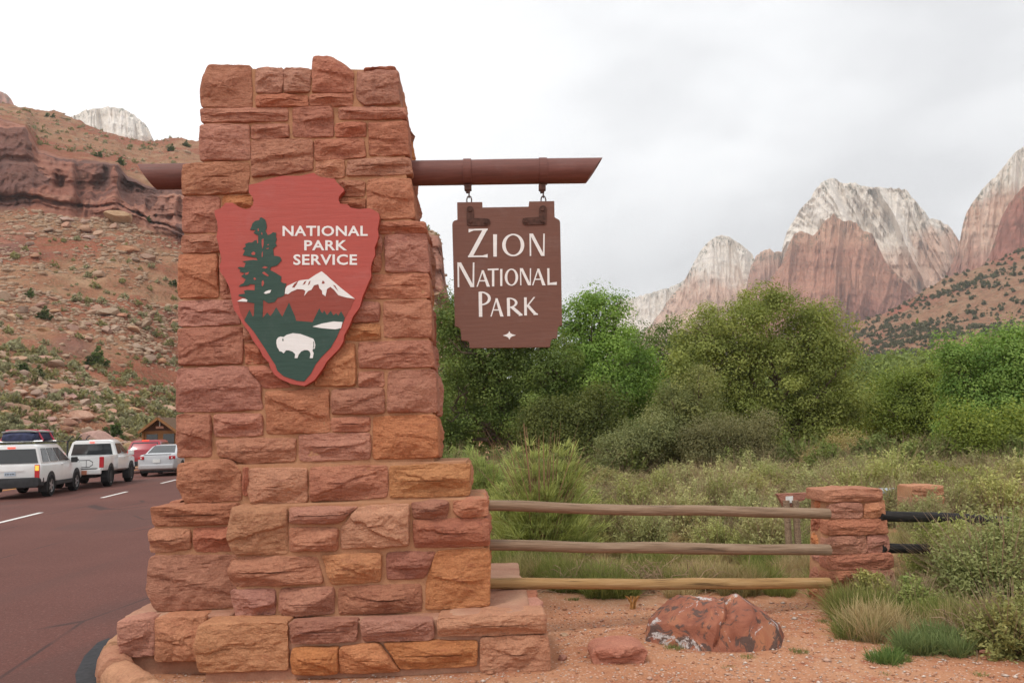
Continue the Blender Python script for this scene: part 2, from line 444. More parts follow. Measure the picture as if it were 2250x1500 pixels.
# ------------------------------------------------------------------ stone masonry
def stone_mesh(ab, plane, depth, seed, proud=0.035, root=None, flat=False):
    """rough pitch-faced stone: outline ab on the plane, chipped face standing proud, body running back by depth"""
    rng = np.random.default_rng(seed)
    ab = np.asarray(ab, float)
    # make the outline counter-clockwise seen from the front
    ar = np.sum(ab[:, 0] * np.roll(ab[:, 1], -1) - np.roll(ab[:, 0], -1) * ab[:, 1])
    if ar < 0: ab = ab[::-1]
    c = ab.mean(0)
    seg = np.roll(ab, -1, 0) - ab; ln = np.linalg.norm(seg, axis=1); tot = ln.sum()
    m = int(np.clip(tot / 0.022, 36, 84))
    s = np.arange(m) / m * tot; cum = np.concatenate([[0], np.cumsum(ln)])
    i = np.clip(np.searchsorted(cum, s, 'right') - 1, 0, len(ab) - 1)
    o = ab[i] + seg[i] * ((s - cum[i]) / ln[i])[:, None]
    for _ in range(1): o = 0.5 * o + 0.25 * (np.roll(o, 1, 0) + np.roll(o, -1, 0))
    size = min(np.ptp(ab[:, 0]), np.ptp(ab[:, 1]))
    jit = fbm(np.stack([o[:, 0] * 13, o[:, 1] * 13, np.full(m, seed * 1.7)], -1), 4, seed, 0.6)
    nrm = o - c; nrm /= np.linalg.norm(nrm, axis=1)[:, None] + 1e-9
    o = o + nrm * (0.009 + jit * 0.012)[:, None]
    S = np.concatenate([[1.0, 1 - 0.006 / size, 1 - 0.014 / size, 1 - 0.026 / size], np.linspace(1 - 0.045 / size, 0.06, 13)])
    # inset by roughly equal distances on all sides: scale towards the medial area, not only the centre
    half = np.array([np.ptp(ab[:, 0]), np.ptp(ab[:, 1])]) / 2
    R = []
    for k, sv in enumerate(S):
        ins = (1 - sv) * size * 0.5
        sc = np.clip((half - ins) / half, 0.02, 1)
        R.append(c + (o - c) * sc)
    P = np.concatenate(R)
    sN = np.repeat(S, m)
    # chisel facets: minimum of tilted planes
    q = (P - c) / half
    h0 = proud * rng.uniform(0.75, 1.25)
    h = np.full(len(P), h0)
    if not flat:
        for k in range(rng.integers(6, 11)):
            th = rng.uniform(0, 2 * math.pi)
            sl = rng.uniform(0.2, 1.25) * proud
            d = q[:, 0] * math.cos(th) + q[:, 1] * math.sin(th)
            h = np.minimum(h, h0 + rng.uniform(-0.05, 0.75) * proud - sl * d * 1.25)
        th = rng.uniform(-0.5, 0.5)                      # one conchoidal step across the face
        d = (P[:, 1] - c[1]) + th * (P[:, 0] - c[0]) + 0.03 * fbm(np.stack([P[:, 0] * 8, P[:, 1] * 8, np.full(len(P), seed)], -1), 3, seed + 3)
        h = h - proud * rng.uniform(0.1, 0.45) * np.clip(-d / 0.012 + rng.uniform(-2, 2), 0, 1)
    dist = (1 - sN) * size * 0.5
    edge = np.clip(dist / (0.006 + 0.007 * rng.uniform()), 0, 1)
    crown = np.clip(dist / (0.03 + 0.04 * rng.uniform()), 0, 1)
    h = np.maximum(h, -0.004) * (0.55 + 0.45 * crown) + 0.006
    h = h * np.sqrt(1 - (1 - edge) ** 2)
    w = plane.xyz(P, h)
    n1 = fbm(w * 14, 4, seed, 0.55); n2 = fbm(w * 38, 3, seed + 9, 0.55, True)
    h = h + (n1 * 0.017 + n2 * 0.008) * np.clip((1 - sN) / 0.06 + 0.3, 0, 1) * (0.4 if flat else 1)
    W = plane.xyz(P, h)
    nb = max(2, int(depth / 0.06))
    back = []
    for k in range(1, nb + 1):
        t = k / nb
        oo = c + (o - c) * (1 - 0.02 * t)
        b = plane.xyz(oo, np.full(m, -depth * t))
        nn = fbm(b * 16, 3, seed + 21)
        b = b + (nrm[:, :1] * plane.A + nrm[:, 1:] * plane.B) * (nn * 0.012 * (1 if t < 1 else 0))[:, None]
        back.append(b)
    rings = [W[k * m:(k + 1) * m] for k in range(len(S))]
    allr = back[::-1] + rings
    V = np.concatenate(allr + [plane.xyz(c[None], np.array([np.mean(h[-m:])]))])
    Fq = grid_faces(len(allr), m, True)
    last = (len(allr) - 1) * m
    tri = np.array([(last + k, last + (k + 1) % m, len(V) - 1, len(V) - 1) for k in range(m)])
    if root is not None: V = V - loc_of(root)
    faces = [tuple(f) for f in Fq] + [tuple(f[:3]) for f in tri]
    me = pydata('stone', V, faces)
    me.polygons.foreach_set('use_smooth', np.ones(len(me.polygons), bool))
    me.set_sharp_from_angle(angle=math.radians(24))
    return me
_seed = [11]
def stone(px, plane, m, root, depth=0.09, proud=0.035, side=None, side_end=None, parent=None):
    _seed[0] += 1
    ab = plane.uv([p[0] for p in px], [p[1] for p in px])
    o = link('stone', stone_mesh(ab, plane, depth, _seed[0], proud, root), MAT[m], parent or root)
    if side:     # the next stone round the corner, in the side face
        zlo, zhi = ab[:, 1].min(), ab[:, 1].max()
        xe = ab[:, 0].max() if side == 'R' else ab[:, 0].min()
        sgn = 1 if side == 'R' else -1
        sp = Plane(0); sp.B = plane.B; sp.N = plane.A * sgn; sp.A = np.cross(sp.B, sp.N)
        sp.p0 = plane.p0 + plane.A * (xe - sgn * 0.03)
        y0, y1 = depth + 0.012, side_end
        rng = random.Random(_seed[0])
        if y1 - y0 > 0.5: cuts = [y0, y0 + (y1 - y0) * rng.uniform(0.35, 0.65), y1]
        else: cuts = [y0, y1]
        for a0, a1 in zip(cuts[:-1], cuts[1:]):
            _seed[0] += 1
            # along A of the side plane: the depth direction is -N of the front plane
            dv = -plane.N @ sp.A
            r = np.array([(a0 * dv, zlo), (a1 * dv - 0.012 * np.sign(dv), zlo), (a1 * dv - 0.012 * np.sign(dv), zhi), (a0 * dv, zhi)])
            link('stone', stone_mesh(r, sp, 0.07, _seed[0], 0.03, root), MAT[rng.choice('rrrpo')], parent or root)
    return o

pillar = empty('sign_pillar', (-1.0, 6.2, 0.0))
tag(pillar, 'tall stepped red sandstone block pillar carrying the park signs beside the road', 'pillar')
PB = Plane(6.34, batter=0.03, z0=1.4)     # body
PT2 = Plane(6.26)                          # step above the lower tier
PT1 = Plane(6.04)                          # lower tier
PW = Plane(6.20)                           # left wing
PP = Plane(5.80)                           # plinth
PLW = Plane(6.00)                          # plinth of the left wing
def core(px, plane, depth, name='mortar_core', m='mortar', inset=0.004):
    ab = plane.uv([p[0] for p in px], [p[1] for p in px])
    bm = prism(ab, plane, -depth, -inset)
    return link(name, bm_mesh(name, shift(bm, pillar)), MAT[m], pillar)
BD, TD = 0.70, 0.85
core([(405, 1030), (402, 800), (400, 600), (408, 433), (410, 362), (447, 357), (450, 240), (462, 150), (680, 152), (770, 152), (866, 155), (882, 240), (890, 350), (898, 480), (925, 492), (934, 600), (950, 900), (953, 1030)], PB, BD)
core([(405, 1112), (403, 1022), (860, 1016), (1024, 1013), (1026, 1106)], PT2, TD - 0.02)
core([(520, 1375), (518, 1114), (900, 1102), (1063, 1095), (1066, 1362)], PT1, 1.0)
core([(345, 1350), (338, 1118), (520, 1108), (520, 1345)], PW, 0.62)
TOPZ = PP.hit(np.array(800), np.array(1361))[2]
# plinth: a slab of its own footprint, its back part runs on behind the fence rail
xl, xr = PP.hit(np.array(444), np.array(1372))[0], PP.hit(np.array(1194), np.array(1346))[0]
class Flat: pass
def slab(foot, z0, z1, name, m):
    bm = bmesh.new(); n = len(foot)
    lo = [bm.verts.new((x, y, z0)) for x, y in foot]; hi = [bm.verts.new((x, y, z1)) for x, y in foot]
    bm.faces.new(hi); bm.faces.new(lo[::-1])
    for k in range(n): bm.faces.new((lo[k], lo[(k + 1) % n], hi[(k + 1) % n], hi[k]))
    bmesh.ops.recalc_face_normals(bm, faces=bm.faces[:])
    return link(name, bm_mesh(name, shift(bm, pillar)), MAT[m], pillar)
slab([(xl + 0.02, 5.83 + 0.025 * xl), (xr - 0.025, 5.83 + 0.025 * xr), (xr - 0.09, 6.62), (xr - 0.13, 7.2), (xl + 0.02, 7.2)], -0.1, TOPZ - 0.02, 'plinth_core', 'cap')
wl_, wr_ = PLW.hit(np.array(258), np.array(1362))[0], PLW.hit(np.array(450), np.array(1354))[0]
ZL = PLW.hit(np.array(400), np.array(1355))[2]
slab([(wl_ + 0.06, 6.03 + 0.02 * wl_), (xl + 0.1, 6.03), (xl + 0.1, 6.98), (wl_ + 0.25, 6.98), (wl_ + 0.02, 6.55)], -0.1, ZL - 0.025, 'plinth_core', 'cap')

body = [  # outline, material, side face
 ([(457,143),(549,145),(553,235),(443,234),(440,195)],'r','L'), ([(563,150),(620,150),(620,205),(563,203)],'r',0), ([(625,150),(681,152),(680,202),(626,205)],'r',0),
 ([(688,126),(726,125),(757,145),(775,158),(776,201),(686,202)],'r',0), ([(786,160),(874,158),(876,228),(798,231),(784,215)],'r','R'), ([(800,149),(868,148),(870,158),(800,159)],'r',0),
 ([(563,209),(674,209),(676,234),(563,235)],'r',0), ([(682,208),(774,205),(773,233),(682,233)],'r',0),
 ([(442,239),(631,237),(631,266),(443,269)],'r','L'), ([(645,237),(730,236),(732,300),(644,301)],'p',0), ([(746,236),(889,236),(893,262),(745,262)],'r','R'),
 ([(552,274),(634,272),(635,303),(552,305)],'r',0), ([(737,272),(804,269),(803,300),(737,301)],'r',0), ([(810,270),(893,267),(898,340),(812,341)],'r','R'),
 ([(440,276),(547,275),(547,350),(441,352)],'r','L'), ([(553,308),(686,307),(686,374),(553,390)],'r',0), ([(691,308),(797,304),(803,346),(692,352)],'r',0),
 ([(695,354),(755,352),(755,390),(694,390)],'r',0), ([(763,352),(898,347),(905,382),(763,387)],'r','R'), ([(402,360),(546,357),(545,424),(401,428)],'r','L'),
 ([(745,398),(801,397),(801,430),(740,431)],'r',0), ([(740,438),(801,437),(801,465),(740,465)],'p',0), ([(808,396),(902,393),(911,478),(808,482)],'o','R'),
 ([(402,433),(481,432),(481,508),(401,510)],'r','L'), ([(491,431),(565,430),(565,470),(491,472)],'o',0),
 ([(825,489),(935,487),(937,512),(828,514)],'r','R'), ([(845,518),(936,514),(943,597),(847,597)],'r','R'), ([(820,518),(838,518),(838,556),(820,556)],'r',0), ([(810,560),(836,560),(835,597),(808,597)],'r',0),
 ([(808,604),(940,601),(944,654),(800,656)],'r','R'), ([(400,517),(487,516),(490,553),(400,555)],'r','L'), ([(393,560),(478,558),(480,653),(392,653)],'r','L'), ([(485,560),(520,560),(520,653),(485,655)],'r',0),
 ([(393,661),(515,659),(528,712),(395,716)],'r','L'), ([(770,664),(833,664),(833,706),(760,708)],'r',0), ([(750,714),(835,711),(835,745),(745,747)],'t',0), ([(844,662),(944,660),(948,739),(844,740)],'r','R'),
 ([(392,722),(532,718),(533,798),(394,802)],'r','L'), ([(538,718),(560,718),(570,748),(538,750)],'r',0), ([(540,756),(580,757),(590,795),(540,798)],'r',0),
 ([(789,752),(944,748),(955,806),(790,808)],'r','R'), ([(720,758),(779,754),(781,846),(690,846)],'o',0), ([(789,818),(842,815),(843,848),(790,849)],'r',0),
 ([(394,810),(540,805),(573,845),(575,898),(388,904)],'r','L'), ([(545,806),(590,804),(640,850),(580,850)],'r',0), ([(855,815),(955,812),(961,904),(851,905)],'r','R'),
 ([(584,860),(721,854),(723,948),(588,952)],'o',0), ([(729,856),(842,852),(844,907),(729,909)],'p',0), ([(729,918),(811,915),(812,946),(730,948)],'r',0), ([(821,916),(958,911),(963,1003),(822,1007)],'o','R'),
 ([(389,912),(462,910),(464,1000),(391,1003)],'r','L'), ([(471,910),(574,908),(577,956),(472,958)],'r',0), ([(476,965),(650,962),(647,1013),(540,1017),(482,1000)],'r',0), ([(658,955),(812,951),(813,1008),(660,1012)],'r',0)]
for px, m, s in body:
    stone(px, PB, m, pillar, depth=0.30 if s else 0.09, proud=0.045, side=s or None, side_end=BD)
# top faces of the uppermost stones are their own backs; a rough cap closes the core
t2 = [([(393,1018),(500,1009),(528,1035),(530,1098),(410,1103),(392,1070)],'r','L'), ([(533,1030),(546,1029),(546,1086),(535,1086)],'r',0), ([(547,1030),(674,1028),(675,1102),(558,1108),(545,1080)],'t',0),
      ([(684,1027),(850,1022),(850,1092),(684,1101)],'p',0), ([(858,1024),(1030,1018),(1032,1088),(858,1092)],'t','R')]
for px, m, s in t2: stone(px, PT2, m, pillar, depth=0.45 if s else 0.1, proud=0.055, side=s or None, side_end=TD)
t1 = [([(512,1113),(630,1114),(632,1215),(515,1217),(501,1180)],'t','L'), ([(637,1114),(787,1112),(742,1148),(637,1149)],'p',0), ([(637,1160),(744,1159),(740,1210),(680,1206),(638,1212)],'r',0),
      ([(790,1113),(900,1106),(897,1197),(750,1204),(749,1160)],'t',0), ([(904,1103),(983,1100),(982,1137),(911,1138)],'p',0), ([(997,1100),(1069,1097),(1071,1132),(1015,1135),(997,1122)],'r','R'),
      ([(910,1142),(1074,1138),(1075,1197),(912,1202)],'p','R'), ([(512,1225),(695,1222),(710,1280),(515,1287),(502,1260)],'r','L'), ([(708,1219),(838,1214),(834,1277),(730,1281)],'o',0),
      ([(851,1213),(957,1212),(932,1268),(851,1271)],'p',0), ([(960,1210),(1074,1204),(1076,1330),(935,1337),(938,1275)],'o','R'), ([(508,1297),(603,1293),(604,1350),(520,1356)],'r','L'),
      ([(616,1294),(734,1288),(734,1347),(635,1352),(614,1340)],'r',0), ([(746,1289),(924,1282),(925,1342),(746,1349)],'p',0)]
for px, m, s in t1: stone(px, PT1, m, pillar, depth=0.34 if s else 0.1, proud=0.062, side=s or None, side_end=(0.5 if s == 'L' else 0.98))
for px, m, s in [([(330,1113),(520,1105),(520,1150),(340,1155)],'r','L'), ([(327,1163),(418,1162),(418,1207),(333,1212)],'o','L'), ([(427,1160),(520,1158),(520,1208),(428,1210)],'r',0), ([(330,1222),(525,1218),(527,1332),(345,1341),(325,1300)],'r','L')]:
    stone(px, PW, m, pillar, depth=0.3 if s else 0.1, proud=0.05, side=s or None, side_end=0.56)
for px, m, s in [([(440,1372),(630,1367),(632,1470),(438,1476),(428,1420)],'t','L'), ([(640,1365),(784,1362),(782,1408),(640,1413)],'p',0), ([(793,1362),(952,1360),(950,1405),(800,1408)],'p',0),
      ([(962,1356),(1197,1345),(1199,1390),(962,1397)],'t','R'), ([(642,1424),(742,1421),(742,1478),(642,1480)],'o',0), ([(747,1421),(830,1414),(880,1474),(747,1478)],'t',0),
      ([(842,1412),(1048,1407),(1046,1462),(882,1468)],'o',0), ([(1058,1402),(1203,1395),(1207,1472),(1058,1476)],'t','R')]:
    stone(px, PP, m, pillar, depth=0.24 if s else 0.1, proud=0.045, side=s or None, side_end=(0.42 if s == 'L' else 0.82))
for px, m in [([(262,1362),(338,1357),(338,1440),(266,1440)],'r'), ([(343,1357),(450,1353),(450,1450),(343,1450)],'t')]:
    stone(px, PLW, m, pillar, depth=0.2, proud=0.05)
# flat coping stones on the plinth: each a thin slab with its own edges
def coping(corners, z, seed):
    pl = Plane(0); pl.A = np.array([1.0, 0, 0]); pl.B = np.array([0, 1.0, 0]); pl.N = np.array([0, 0, 1.0]); pl.p0 = np.array([0, 0, z])
    link('coping_stone', stone_mesh(corners, pl, 0.07, seed, 0.008, pillar, flat=True), MAT['cap'], pillar)
zc = TOPZ - 0.008
coping([(-0.50, 5.83), (xr - 0.02, 5.835), (xr - 0.10, 6.66), (-0.50, 6.66)], zc, 901)
coping([(-0.50, 6.69), (xr - 0.10, 6.69), (xr - 0.16, 7.35), (-0.50, 7.35)], zc, 902)
coping([(-0.5, 7.38), (xr - 0.165, 7.38), (0.0, 8.08), (-0.5, 8.08)], zc - 0.01, 903)
slab([(-0.48, 7.19), (xr - 0.19, 7.19), (-0.04, 8.05), (-0.48, 8.05)], -0.1, zc - 0.06, 'plinth_core', 'cap')
coping([(wl_ + 0.01, 6.0), (xl + 0.12, 5.99), (xl + 0.12, 6.9), (wl_ + 0.25, 6.95), (wl_ - 0.02, 6.45)], ZL - 0.012, 904)
# kerb of rounded stones sweeping round the foot of the pillar
kerb = empty('kerb', (-2.8, 5.8, 0)); tag(kerb, 'rounded sandstone kerb curving from the pillar foot along the road', kind='structure')
kp = np.array([(-1.62, 4.55), (-2.02, 4.86), (-2.40, 5.28), (-2.80, 5.74), (-3.06, 6.22), (-3.18, 6.75), (-3.22, 7.4)])
from itertools import count
def kerb_stone(a, b, seed):
    n, mm = 14, 14; Vv = []
    d = (b - a); ln = np.linalg.norm(d); t = d / ln; nx = np.array([-t[1], t[0]])
    for i in range(n):
        u = i / (n - 1); e = min(1, min(u, 1 - u) / 0.09 + 0.0); k = 0.80 + 0.2 * math.sqrt(max(0, 1 - (1 - e) ** 2))
        if i in (0, n - 1): k *= 0.55
        p = a + d * (u * 0.985 + 0.007)
        for j in range(mm):
            th = 2 * math.pi * j / mm
            q = (abs(math.cos(th)) ** 0.75 * math.copysign(1, math.cos(th)), abs(math.sin(th)) ** 0.75 * math.copysign(1, math.sin(th)))
            Vv.append((p[0] + nx[0] * q[0] * 0.125 * k, p[1] + nx[1] * q[0] * 0.125 * k, 0.02 + q[1] * 0.17 * k))
    Vv = np.array(Vv); nn = fbm(Vv * 7, 4, seed); cen = Vv.mean(0)
    Vv = Vv + (Vv - cen) / (np.linalg.norm(Vv - cen, axis=1)[:, None]) * (nn * 0.022)[:, None]
    Fk = [tuple(f) for f in grid_faces(n, mm, True)] + [tuple(range(mm))[::-1], tuple(range(n * mm - mm, n * mm))]
    me = pydata('kerb_stone', Vv - loc_of(kerb), Fk); me.polygons.foreach_set('use_smooth', np.ones(len(me.polygons), bool))
    link('kerb_stone', me, MAT['t'], kerb)
for k in range(len(kp) - 1): kerb_stone(kp[k], kp[k + 1], 40 + k)

# ------------------------------------------------------------------ beam, arrowhead board, hanging board
def paint(name, c, rough=0.55, grain=0.25):
    m = M(name, rough, 0.35)
    v = m.mapping(m.co(), (1.2, 14, 14)); n = m.noise(v, 3, 5, 0.6); n2 = m.noise(m.co(), 25, 4, 0.6)
    k = m.ramp(n, [(0.3, tuple(x * (1 - grain * 0.5) for x in c)), (0.7, tuple(min(1, x * (1 + grain * 0.4)) for x in c))])
    k = m.mix(m.math('MULTIPLY', m.step(n2, 0.55, 0.8), 0.25), k, tuple(x * 0.75 for x in c))
    ckf = m.step(m.noise(m.mapping(m.co(), (0.9, 26, 26)), 2.0, 4, 0.6), 0.66, 0.70)
    k = m.mix(m.math('MULTIPLY', ckf, 0.6 if grain > 0.3 else 0.12), k, tuple(x * 0.35 for x in c))
    fd = m.noise(m.co(), 3.0, 5, 0.7); k = m.mix(m.math('MULTIPLY', m.step(fd, 0.5, 0.75), 0.22), k, tuple(x * 0.7 + 0.12 for x in c))
    return m.done(k, m.bump(n, 0.35, 0.008, m.bump(n2, 0.15, 0.004)))
MAT['beam'] = paint('brown painted log', (0.150, 0.056, 0.044), 0.6, 0.45)
MAT['board'] = paint('brown painted board', (0.160, 0.070, 0.049), 0.6, 0.15)
MAT['redface'] = paint('brick red paint', (0.41, 0.076, 0.058), 0.55, 0.12)
MAT['rededge'] = paint('red edge paint', (0.33, 0.058, 0.036), 0.55, 0.15)
MAT['redhill'] = paint('dark red paint', (0.27, 0.054, 0.036), 0.55, 0.15)
MAT['green'] = paint('dark green paint', (0.030, 0.068, 0.052), 0.6, 0.2)
MAT['white'] = paint('white sign paint', (0.78, 0.77, 0.75), 0.5, 0.08)
MAT['rust'] = simple('rusted iron', (0.085, 0.042, 0.032), 0.8, 0.3, 0.4, 30, 0.2)
# beam through the pillar
PBm = Plane(6.62)
e0, e1 = PBm.hit(np.array(325.), np.array(389.)), PBm.hit(np.array(1305.), np.array(375.))
bx = (e1 - e0) / np.linalg.norm(e1 - e0); by = np.cross(np.array([0, 0, 1.0]), bx); by /= np.linalg.norm(by); bz = np.cross(bx, by)
Rb = 0.108; half = np.linalg.norm(e1 - e0) / 2; mid = (e0 + e1) / 2
nb_, ns = 40, 28
Vb = []
for i in range(ns):
    u = -1 + 2 * i / (ns - 1)
    for j in range(nb_):
        th = 2 * math.pi * j / nb_; z = math.sin(th) * Rb; y = math.cos(th) * Rb
        slant = (z / Rb) * 0.075 * abs(u) ** 6 * (1 if u > 0 else -1)
        rn = 1 + 0.02 * float(vnoise(np.array([u * 3, th * 1.2, 2.0]), 3)) + (0.02 if u < -0.6 else 0)
        p = mid + bx * (u * half + slant) + by * y * rn + bz * z * rn
        Vb.append(p)
Vb = np.array(Vb)
me = pydata('beam', Vb - loc_of(pillar), [tuple(f) for f in grid_faces(ns, nb_, True)] + [tuple(range(nb_))[::-1], tuple(range(len(Vb) - nb_, len(Vb)))])
me.polygons.foreach_set('use_smooth', np.ones(len(me.polygons), bool)); me.set_sharp_from_angle(angle=math.radians(45))
beam = link('beam', me, MAT['beam'], pillar)
def along(px): return (PBm.hit(np.array(px), np.array(376.))[0] - mid[0]) / bx[0]
for px in (1027, 1193):
    s = along(px)
    V, Fc = tube([mid + bx * (s + d) for d in (-0.034, -0.033, 0.033, 0.034)], [Rb + 0.001, Rb + 0.008, Rb + 0.008, Rb + 0.001], 36)
    me = pydata('strap', V - loc_of(pillar), Fc); link('strap', me, MAT['beam'], beam)

# hanging board (outline in the 3.334x enlargement of its part of the picture)
PZ = Plane(6.56, yaw=0.02)
def z2(pts): return PZ.uv(np.array([960 + p[0] / 3.334 for p in pts]), np.array([330 + p[1] / 3.334 for p in pts]))
hb = PZ.hit(np.array(1118.), np.array(762.))
hang = empty('hanging_sign', tuple(hb))
tag(hang, 'brown wooden name board with white carved lettering hanging from the beam', 'sign')
zo = [(148,382),(332,380),(334,420),(672,414),(676,376),(860,373),(862,490),(872,498),(888,506),(899,516),(903,530),(918,1282),(898,1284),(887,1296),(880,1375),(848,1379),(836,1394),(828,1440),(240,1447),(235,1408),(224,1396),(180,1390),(172,1310),(160,1296),(132,1285),(112,545),(116,528),(128,516),(150,510)]
bm = prism(z2(zo), PZ, -0.055, 0.0)
link('board', bm_mesh('board', shift(bm, hang)), MAT['board'], hang)
LT = []
_k = count()
def quad_px(p): LT.append([np.array(p, float)])
def st(x0, y0, x1, y1, w0, w1=None, horiz=False):
    """one tapered stroke; ends cut level when it is upright or slanting, upright when it lies flat"""
    w1 = w0 if w1 is None else w1
    if horiz: quad_px([(x0, y0 - w0 / 2), (x1, y1 - w1 / 2), (x1, y1 + w1 / 2), (x0, y0 + w0 / 2)])
    else:
        k = math.hypot(x1 - x0, y1 - y0) / max(1e-6, abs(y1 - y0))
        quad_px([(x0 - w0 * k / 2, y0), (x0 + w0 * k / 2, y0), (x1 + w1 * k / 2, y1), (x1 - w1 * k / 2, y1)])
def arc(cx, cy, rx, ry, a0, a1, th, tv, n=28):
    """band of an ellipse, th thick at the sides and tv at top and bottom, as a run of short quads"""
    aa = np.radians(np.linspace(a0, a1, n))
    o = np.stack([cx + rx * np.cos(aa), cy - ry * np.sin(aa)], -1); i = np.stack([cx + (rx - th) * np.cos(aa), cy - (ry - tv) * np.sin(aa)], -1)
    LT.append([np.array([o[k], o[k + 1], i[k + 1], i[k]]) for k in range(n - 1)])
def glyph(c, x0, y0, x1, y1, t=26, n=11):
    w, h = x1 - x0, y1 - y0
    if c == 'Z':
        st(x0 + 4, y0 + 16, x0 + w * 0.3, y0 + 8, 26, 10, True); st(x0 + w * 0.3, y0 + 8, x1, y0 + 6, 12, 12, True); st(x1 - 20, y0 + 8, x0 + 18, y1 - 8, t); st(x0, y1 - 8, x1 - w * 0.25, y1 - 9, 12, 12, True); st(x1 - w * 0.25, y1 - 9, x1, y1 - 13, 12, 27, True)
    elif c == 'I': st((x0 + x1) / 2, y0, (x0 + x1) / 2, y1, w, w * 0.9)
    elif c == 'O': arc((x0 + x1) / 2, (y0 + y1) / 2, w / 2, h / 2, 0, 360, t, n, 56)
    elif c == 'N': st(x0 + n / 2, y0, x0 + n / 2 + 2, y1, n); st(x1 - n / 2, y0, x1 - n / 2 - 2, y1, n); st(x0 + t * 0.55, y0, x1 - t * 0.6, y1, t)
    elif c == 'A': st(x0 + w * 0.46, y0, x0 + n / 2, y1, n); st(x0 + w * 0.46, y0, x1 - t / 2, y1, t * 0.7, t); st(x0 + w * 0.2, y0 + h * 0.64, x0 + w * 0.8, y0 + h * 0.64, n, n, True)
    elif c == 'T': st(x0, y0 + n / 2 + 2, x1, y0 + n / 2, n + 3, n + 3, True); st((x0 + x1) / 2, y0 + 4, (x0 + x1) / 2, y1, t)
    elif c == 'L': st(x0 + n / 2, y0, x0 + n / 2 + 2, y1, n + 4); st(x0 + 4, y1 - 8, x1, y1 - 12, 12, 22, True)
    elif c in 'PR':
        b = 0.55 if c == 'P' else 0.56
        st(x0 + t / 2, y0 + 3, x0 + t / 2 + 3, y1, t); bw = w * (1.0 if c == 'P' else 0.68) - t * 0.7
        arc(x0 + t * 0.7, y0 + h * b / 2, bw, h * b / 2, -100, 100, t * 0.85, n)
        if c == 'R': st(x0 + w * 0.33, y0 + h * b - 6, x1 - w * 0.14, y1 - 12, t); st(x1 - w * 0.24, y1 - 12, x1, y1 - 8, 22, 8, True)
    elif c == 'K': st(x0 + t / 2, y0, x0 + t / 2 + 2, y1, t); st(x1 - w * 0.26, y0 - 2, x0 + t, y0 + h * 0.52, n); st(x0 + t * 1.2, y0 + h * 0.42, x1 - w * 0.22, y1 - 14, t); st(x1 - w * 0.32, y1 - 16, x1, y1 - 8, 26, 8, True)
for c, b, t, n in [('Z',(228,575,372,787),30,12),('I',(412,617,440,780),28,28),('O',(478,613,640,778),26,11),('N',(678,612,790,775),23,11),
                   ('N',(150,823,275,1003),24,12),('A',(290,880,388,1000),22,9),('T',(372,868,452,998),17,9),('I',(463,870,480,995),15,15),('O',(497,868,595,993),19,9),('N',(608,865,690,990),19,9),('A',(697,868,795,990),22,9),('L',(810,865,878,988),14,12),
                   ('P',(305,1035,395,1220),25,10),('A',(392,1085,488,1218),23,9),('R',(512,1080,627,1215),22,9),('K',(638,1078,740,1210),20,10)]:
    LT.clear(); glyph(c, *b, t, n)
    bmT = bmesh.new()
    for q, band in enumerate(LT):
        hh = 0.003 + 0.0004 * q
        for poly in band:
            P = PZ.xyz(z2(poly), np.full(len(poly), hh)); P0 = PZ.xyz(z2(poly), np.full(len(poly), 0.0008 + 0.0001 * q))
            f = bmT.faces.new([bmT.verts.new(p) for p in P]); nP = len(P)
            b0 = [bmT.verts.new(p) for p in P0]; tv = f.verts[:]
            for k in range(nP): bmT.faces.new((tv[k], tv[(k + 1) % nP], b0[(k + 1) % nP], b0[k]))
    bmesh.ops.recalc_face_normals(bmT, faces=bmT.faces[:])
    link('letter', bm_mesh('letter', shift(bmT, hang)), MAT['white'], hang)
dm = [(483,1357),(510,1348),(523,1340),(530,1324),(538,1340),(552,1347),(580,1355),(552,1363),(540,1370),(531,1387),(522,1371),(508,1364)]
link('diamond', bm_mesh('diamond', shift(prism(z2(dm), PZ, 0.0008, 0.003), hang)), MAT['white'], hang)
for br in ([(218,430),(226,416),(242,411),(258,416),(268,430),(272,500),(370,503),(386,510),(391,527),(385,545),(368,556),(235,554),(220,545)],
           [(803,425),(795,412),(775,407),(757,414),(750,428),(747,490),(650,497),(630,503),(623,522),(630,542),(648,549),(785,546),(800,536)]):
    b = link('bracket', bm_mesh('bracket', shift(prism(z2(br), PZ, 0.0006, 0.008), hang)), MAT['rust'], hang)
    left = br[0][0] < 500
    for (bx_, by_) in ([(242, 440), (245, 522), (355, 528)] if left else [(773, 436), (772, 520), (652, 524)]):
        th = np.linspace(0, 2 * math.pi, 8, endpoint=False)
        link('bolt', bm_mesh('bolt', shift(prism(z2([(bx_ + 13 * math.cos(a), by_ - 13 * math.sin(a)) for a in th]), PZ, 0.008, 0.018), hang)), MAT['rust'], b)
